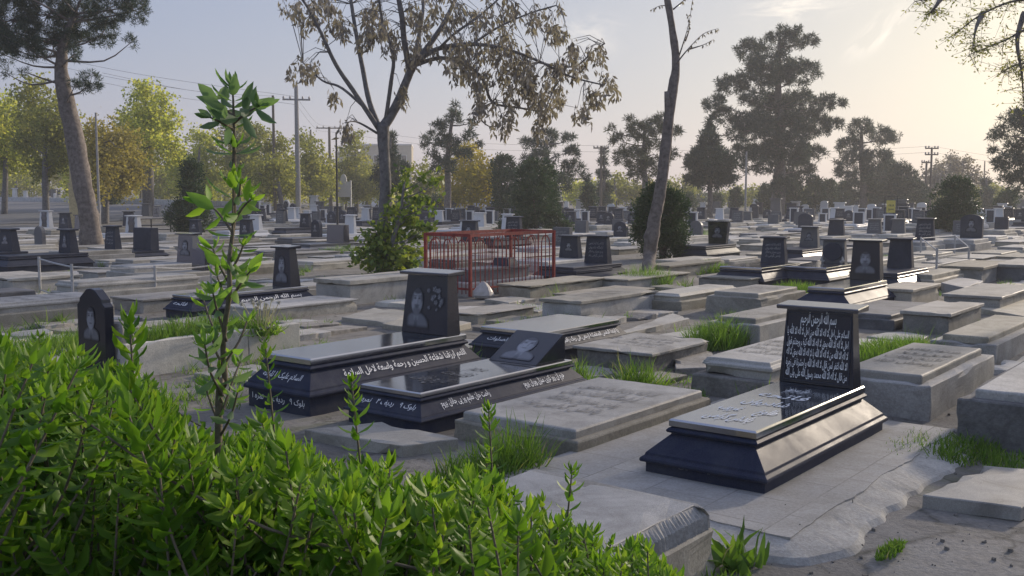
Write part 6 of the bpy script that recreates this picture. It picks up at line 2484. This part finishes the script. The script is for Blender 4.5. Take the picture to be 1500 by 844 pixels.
# noticeboard
b = P(504, 318, 84)
root = empty('noticeboard', (b.x, b.y, 0), rad(-8), 'white arched noticeboard on two legs near the crossarm pole', 'noticeboard')
k = 84 / 1500
for s in (-1, 1):
    m = MB()
    m.box(s * 10.5 * k - .06, s * 10.5 * k + .06, -.06, .06, -.1, 2.85)
    m.build('leg', 'board_white', root, .005)
m = MB()
pts = [(-9.2 * k, 1.5), (9.2 * k, 1.5), (9.2 * k, 2.75)] + [(5 * k * math.cos(math.pi * j / 8), 2.75 + .62 * math.sin(math.pi * j / 8)) for j in range(9)] + [(-9.2 * k, 2.75)]
m.rings([[(x, -.05, z) for x, z in pts], [(x, .05, z) for x, z in pts]])
m.build('board', 'board_white', root)

# yellow sign
b = P(1305, 300, 52)
root = empty('sign', (b.x, b.y, 0), rad(-12), 'small yellow sign with dark lettering on a black framed post', 'sign')
k = 52 / 1500
zc = P(1305, 303, 52).z
m = MB()
m.box(-9 * k, -8 * k, -.02, .02, -.05, zc + .5)
m.box(8 * k, 9 * k, -.02, .02, -.05, zc + .5)
m.box(-9 * k, 9 * k, -.021, .021, zc + .5, zc + .53)
m.build('frame', 'black_metal', root)
m = MB()
m.box(-6.2 * k, 6.2 * k, -.035, -.022, zc - .3, zc + .32)
m.build('plate', 'sign_yellow', root, .003)
o = link_mesh('lettering', text_mesh(['ورود', 'ممنوع'], 8 * k, .42), 'ink')
on_face(o, root, (0, -.037, zc), (1, 0, 0), (0, 0, 1))

# building
b = P(548, 300, 210)
k = 210 / 1500
root = empty('building', (b.x, b.y, 0), rad(4), 'plain beige flat roofed building behind the trees left of centre', 'building')
zt, zl = P(548, 213, 210).z, P(548, 222, 210).z
m = MB()
m.box(-18 * k, 55 * k, 0, 14, -.2, zt)
m.build('main_block', 'render_beige', root)
m = MB()
m.box(-56 * k, -18.1 * k, 1, 13, -.2, zl)
m.build('side_block', 'render_beige', root)
m = MB()
m.box(-18.6 * k, 55.6 * k, -.15, 14.1, zt + .002, zt + .3)
m.build('parapet', 'board_white', root)
for i in range(5):
    for j in range(3):
        m = MB()
        x0 = (-14 + i * 13.5) * k
        z0 = 1.5 + j * 3.4
        m.box(x0, x0 + 1.1, -.06, .1, z0, z0 + 1.5)
        w_ = m.build('window', 'board_white', root)
        m = MB()
        m.box(x0 + .1, x0 + 1.0, -.08, -.062, z0 + .1, z0 + 1.4)
        m.build('pane', 'glass', w_)


def car(x, yb, D, rz, mat, label):
    p = P(x, yb, D)
    root = empty('parked_car', (p.x, p.y, terrain(p.x, p.y)), rz, label, 'car')
    prof = [(-2.15, .45), (-2.2, .75), (-2.05, .98), (-1.5, 1.02), (-.95, 1.40), (.45, 1.44), (1.15, 1.02), (1.9, .92), (2.2, .72), (2.2, .4), (1.75, .3), (-1.8, .3)]
    m = MB()
    rs = []
    for y, s, top in ((-.84, .97, .9), (-.78, 1, 1), (.78, 1, 1), (.84, .97, .9)):
        rs.append([(a * s, y * (1 if z < 1.0 else .86), .3 + (z - .3) * (1 if abs(y) < .8 else .97)) for a, z in prof])
    m.rings(rs)
    m.build('body', mat, root, .02)
    for s in (-1, 1):
        m = MB()
        pts = [(-1.30, 1.06), (-.88, 1.36), (.40, 1.39), (.98, 1.05)]
        m.rings([[(a, s * (.80 if z < 1.2 else .72) - .01, z) for a, z in pts], [(a, s * (.80 if z < 1.2 else .72) + s * .02, z) for a, z in pts]])
        m.build('side_window', 'glass', root)
    for x0, z0, x1, z1 in ((-1.5, 1.06, -.98, 1.38), (1.12, 1.06, .52, 1.40)):
        m = MB()
        sg = -1 if x0 < 0 else 1
        m.rings([[(x0 + sg * .03, -.66, z0), (x0 + sg * .03, .66, z0), (x1 + sg * .03, .58, z1), (x1 + sg * .03, -.58, z1)], [(x0 + sg * .05, -.66, z0), (x0 + sg * .05, .66, z0), (x1 + sg * .05, .58, z1), (x1 + sg * .05, -.58, z1)]])
        m.build('windscreen', 'glass', root)
    for wx in (-1.32, 1.35):
        for s in (-1, 1):
            m = MB()
            m.tube([(wx, s * .66, .31), (wx, s * .86, .31)], [.31, .31], 16)
            o = m.build('wheel', 'rubber', root)
            m = MB()
            m.tube([(wx, s * .84, .31), (wx, s * .875, .31)], [.18, .18], 12)
            m.build('rim', 'galvanised', o)
    for s in (-1, 1):
        m = MB()
        m.box(2.12, 2.22, s * .6 - .16, s * .6 + .16, .62, .76)
        m.build('headlight', 'plastic_white', root)


car(535, 306, 118, rad(15), 'car_white', 'white car parked behind the ivy bush')
car(613, 306, 118, rad(20), 'car_dark', 'dark car with pale roof glint right of the ivy-clad trunk')
car(722, 306, 125, rad(-20), 'car_white', 'white car half hidden beside the dark oval thuja')


# ================================================================== LIGHT, SKY, CAMERA
SUN_AZ, SUN_EL = rad(44), rad(17)
sd = Vector((math.sin(SUN_AZ) * math.cos(SUN_EL), math.cos(SUN_AZ) * math.cos(SUN_EL), math.sin(SUN_EL)))
sun = bpy.data.lights.new('sun', 'SUN')
sun.energy = 2.2
sun.angle = rad(3.0)
sun.color = (1.0, .86, .70)
so = bpy.data.objects.new('sun', sun)
COL.objects.link(so)
so.rotation_euler = (-sd).to_track_quat('-Z', 'Y').to_euler()
so.location = (20, 20, 30)

W = bpy.data.worlds.new('World')
SC.world = W
W.use_nodes = True
t = W.node_tree
bg = t.nodes['Background']
sky = t.nodes.new('ShaderNodeTexSky')
sky.sky_type = 'NISHITA'
sky.sun_disc = False
sky.sun_elevation = SUN_EL
sky.sun_rotation = SUN_AZ
sky.air_density = 1.0
sky.dust_density = 2.2
sky.ozone_density = 3.0
tcn = t.nodes.new('ShaderNodeTexCoord')


def cloud(prev, px, py, sx, sy, rot, amt, seed):
    d = (P(px, py, 100) - Vector((0, 0, CH))).normalized()
    r = Vector((d.y, -d.x, 0)).normalized()
    u = r.cross(d)

    def dotn(v):
        x = t.nodes.new('ShaderNodeVectorMath')
        x.operation = 'DOT_PRODUCT'
        t.links.new(tcn.outputs['Generated'], x.inputs[0])
        x.inputs[1].default_value = v
        return x.outputs['Value']
    a, b = dotn((r * math.cos(rot) + u * math.sin(rot)) / sx), dotn((u * math.cos(rot) - r * math.sin(rot)) / sy)
    cb = t.nodes.new('ShaderNodeCombineXYZ')
    t.links.new(a, cb.inputs[0])
    t.links.new(b, cb.inputs[1])
    ln = t.nodes.new('ShaderNodeVectorMath')
    ln.operation = 'LENGTH'
    t.links.new(cb.outputs[0], ln.inputs[0])
    nz = t.nodes.new('ShaderNodeTexNoise')
    nz.inputs['Scale'].default_value = 1.3
    nz.inputs['Detail'].default_value = 6
    nz.inputs['Distortion'].default_value = 1.1
    ad = t.nodes.new('ShaderNodeVectorMath')
    ad.operation = 'ADD'
    ad.inputs[1].default_value = (seed, seed * 2, 0)
    t.links.new(cb.outputs[0], ad.inputs[0])
    t.links.new(ad.outputs[0], nz.inputs['Vector'])
    m1 = t.nodes.new('ShaderNodeMapRange')
    m1.interpolation_type = 'SMOOTHSTEP'
    for i, v in enumerate((.1, 1.1, 1, 0)):
        m1.inputs[i + 1].default_value = v
    t.links.new(ln.outputs['Value'], m1.inputs[0])
    m2 = t.nodes.new('ShaderNodeMapRange')
    for i, v in enumerate((.40, .64, 0, 1)):
        m2.inputs[i + 1].default_value = v
    t.links.new(nz.outputs['Fac'], m2.inputs[0])
    mu = t.nodes.new('ShaderNodeMath')
    mu.operation = 'MULTIPLY'
    t.links.new(m1.outputs[0], mu.inputs[0])
    t.links.new(m2.outputs[0], mu.inputs[1])
    mk = t.nodes.new('ShaderNodeMath')
    mk.operation = 'MULTIPLY'
    mk.inputs[1].default_value = amt
    t.links.new(mu.outputs[0], mk.inputs[0])
    mx = t.nodes.new('ShaderNodeMix')
    mx.data_type = 'RGBA'
    mx.blend_type = 'MIX'
    t.links.new(mk.outputs[0], mx.inputs[0])
    t.links.new(prev, mx.inputs[6])
    mx.inputs[7].default_value = CLOUD
    return mx.outputs[2]


# dust in the evening air evens the sky out: compress it and let it turn pale mauve
sep = t.nodes.new('ShaderNodeSeparateColor')
t.links.new(sky.outputs[0], sep.inputs[0])
cmb = t.nodes.new('ShaderNodeCombineColor')
for i, (gm, kk) in enumerate(((.54, .206), (.53, .203), (.29, .336))):
    pw = t.nodes.new('ShaderNodeMath')
    pw.operation = 'POWER'
    pw.inputs[1].default_value = gm
    ml = t.nodes.new('ShaderNodeMath')
    ml.operation = 'MULTIPLY'
    ml.inputs[1].default_value = kk * 5.8
    t.links.new(sep.outputs[i], pw.inputs[0])
    t.links.new(pw.outputs[0], ml.inputs[0])
    t.links.new(ml.outputs[0], cmb.inputs[i])
# overhead sky brightened out of view, added to raise the ambient light
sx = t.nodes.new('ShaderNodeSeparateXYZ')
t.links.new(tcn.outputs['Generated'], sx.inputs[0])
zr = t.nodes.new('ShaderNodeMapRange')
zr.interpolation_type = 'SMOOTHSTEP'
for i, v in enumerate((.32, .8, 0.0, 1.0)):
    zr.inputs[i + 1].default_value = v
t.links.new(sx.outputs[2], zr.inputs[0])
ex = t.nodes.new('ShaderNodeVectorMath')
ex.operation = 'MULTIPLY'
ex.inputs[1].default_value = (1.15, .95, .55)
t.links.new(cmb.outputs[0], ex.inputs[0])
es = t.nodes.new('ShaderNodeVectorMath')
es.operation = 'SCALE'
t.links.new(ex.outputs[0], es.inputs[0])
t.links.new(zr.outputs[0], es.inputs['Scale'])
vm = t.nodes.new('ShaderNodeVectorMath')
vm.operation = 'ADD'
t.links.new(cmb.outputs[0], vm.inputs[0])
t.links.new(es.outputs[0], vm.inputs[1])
CLOUD = (6.6, 6.0, 5.2, 1)
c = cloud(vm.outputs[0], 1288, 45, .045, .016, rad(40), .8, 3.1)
c = cloud(c, 1170, 10, .06, .018, rad(5), .7, 8.4)
c = cloud(c, 860, 50, .05, .03, rad(0), .3, 5.4)
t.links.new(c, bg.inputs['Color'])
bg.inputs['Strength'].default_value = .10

# air: a closed box of thin haze round everything
m = MB()
m.box(-560, 560, -15, 590, -1.2, 31)
hz = m.build('haze', None)
t = bpy.data.materials.new('haze_air')
t.use_nodes = True
nt = t.node_tree
nt.nodes.remove(nt.nodes['Principled BSDF'])
pv = nt.nodes.new('ShaderNodeVolumePrincipled')
pv.inputs['Color'].default_value = (.93, .92, .92, 1)
pv.inputs['Density'].default_value = .0011
pv.inputs['Anisotropy'].default_value = .3
nt.links.new(pv.outputs[0], nt.nodes['Material Output'].inputs['Volume'])
hz.data.materials.append(t)
tag(hz, 'thin warm evening haze over the whole cemetery', None, None, 'stuff')

cam = bpy.data.cameras.new('camera')
cam.lens = 36
cam.sensor_width = 36
cam.clip_end = 4000
cam.clip_start = .05
co = bpy.data.objects.new('camera', cam)
COL.objects.link(co)
co.location = (0, 0, CH)
co.rotation_euler = (math.pi / 2 - PITCH, 0, 0)
SC.camera = co
vs = SC.view_settings
vs.view_transform = 'Standard'
vs.look = 'None'
vs.gamma = 1
vs.exposure = 0.95
vs.use_curve_mapping = False
SC.cycles.use_denoising = True
SC.cycles.max_bounces = 8
SC.cycles.volume_bounces = 1
SC.cycles.transparent_max_bounces = 8
SC.cycles.sample_clamp_indirect = 6
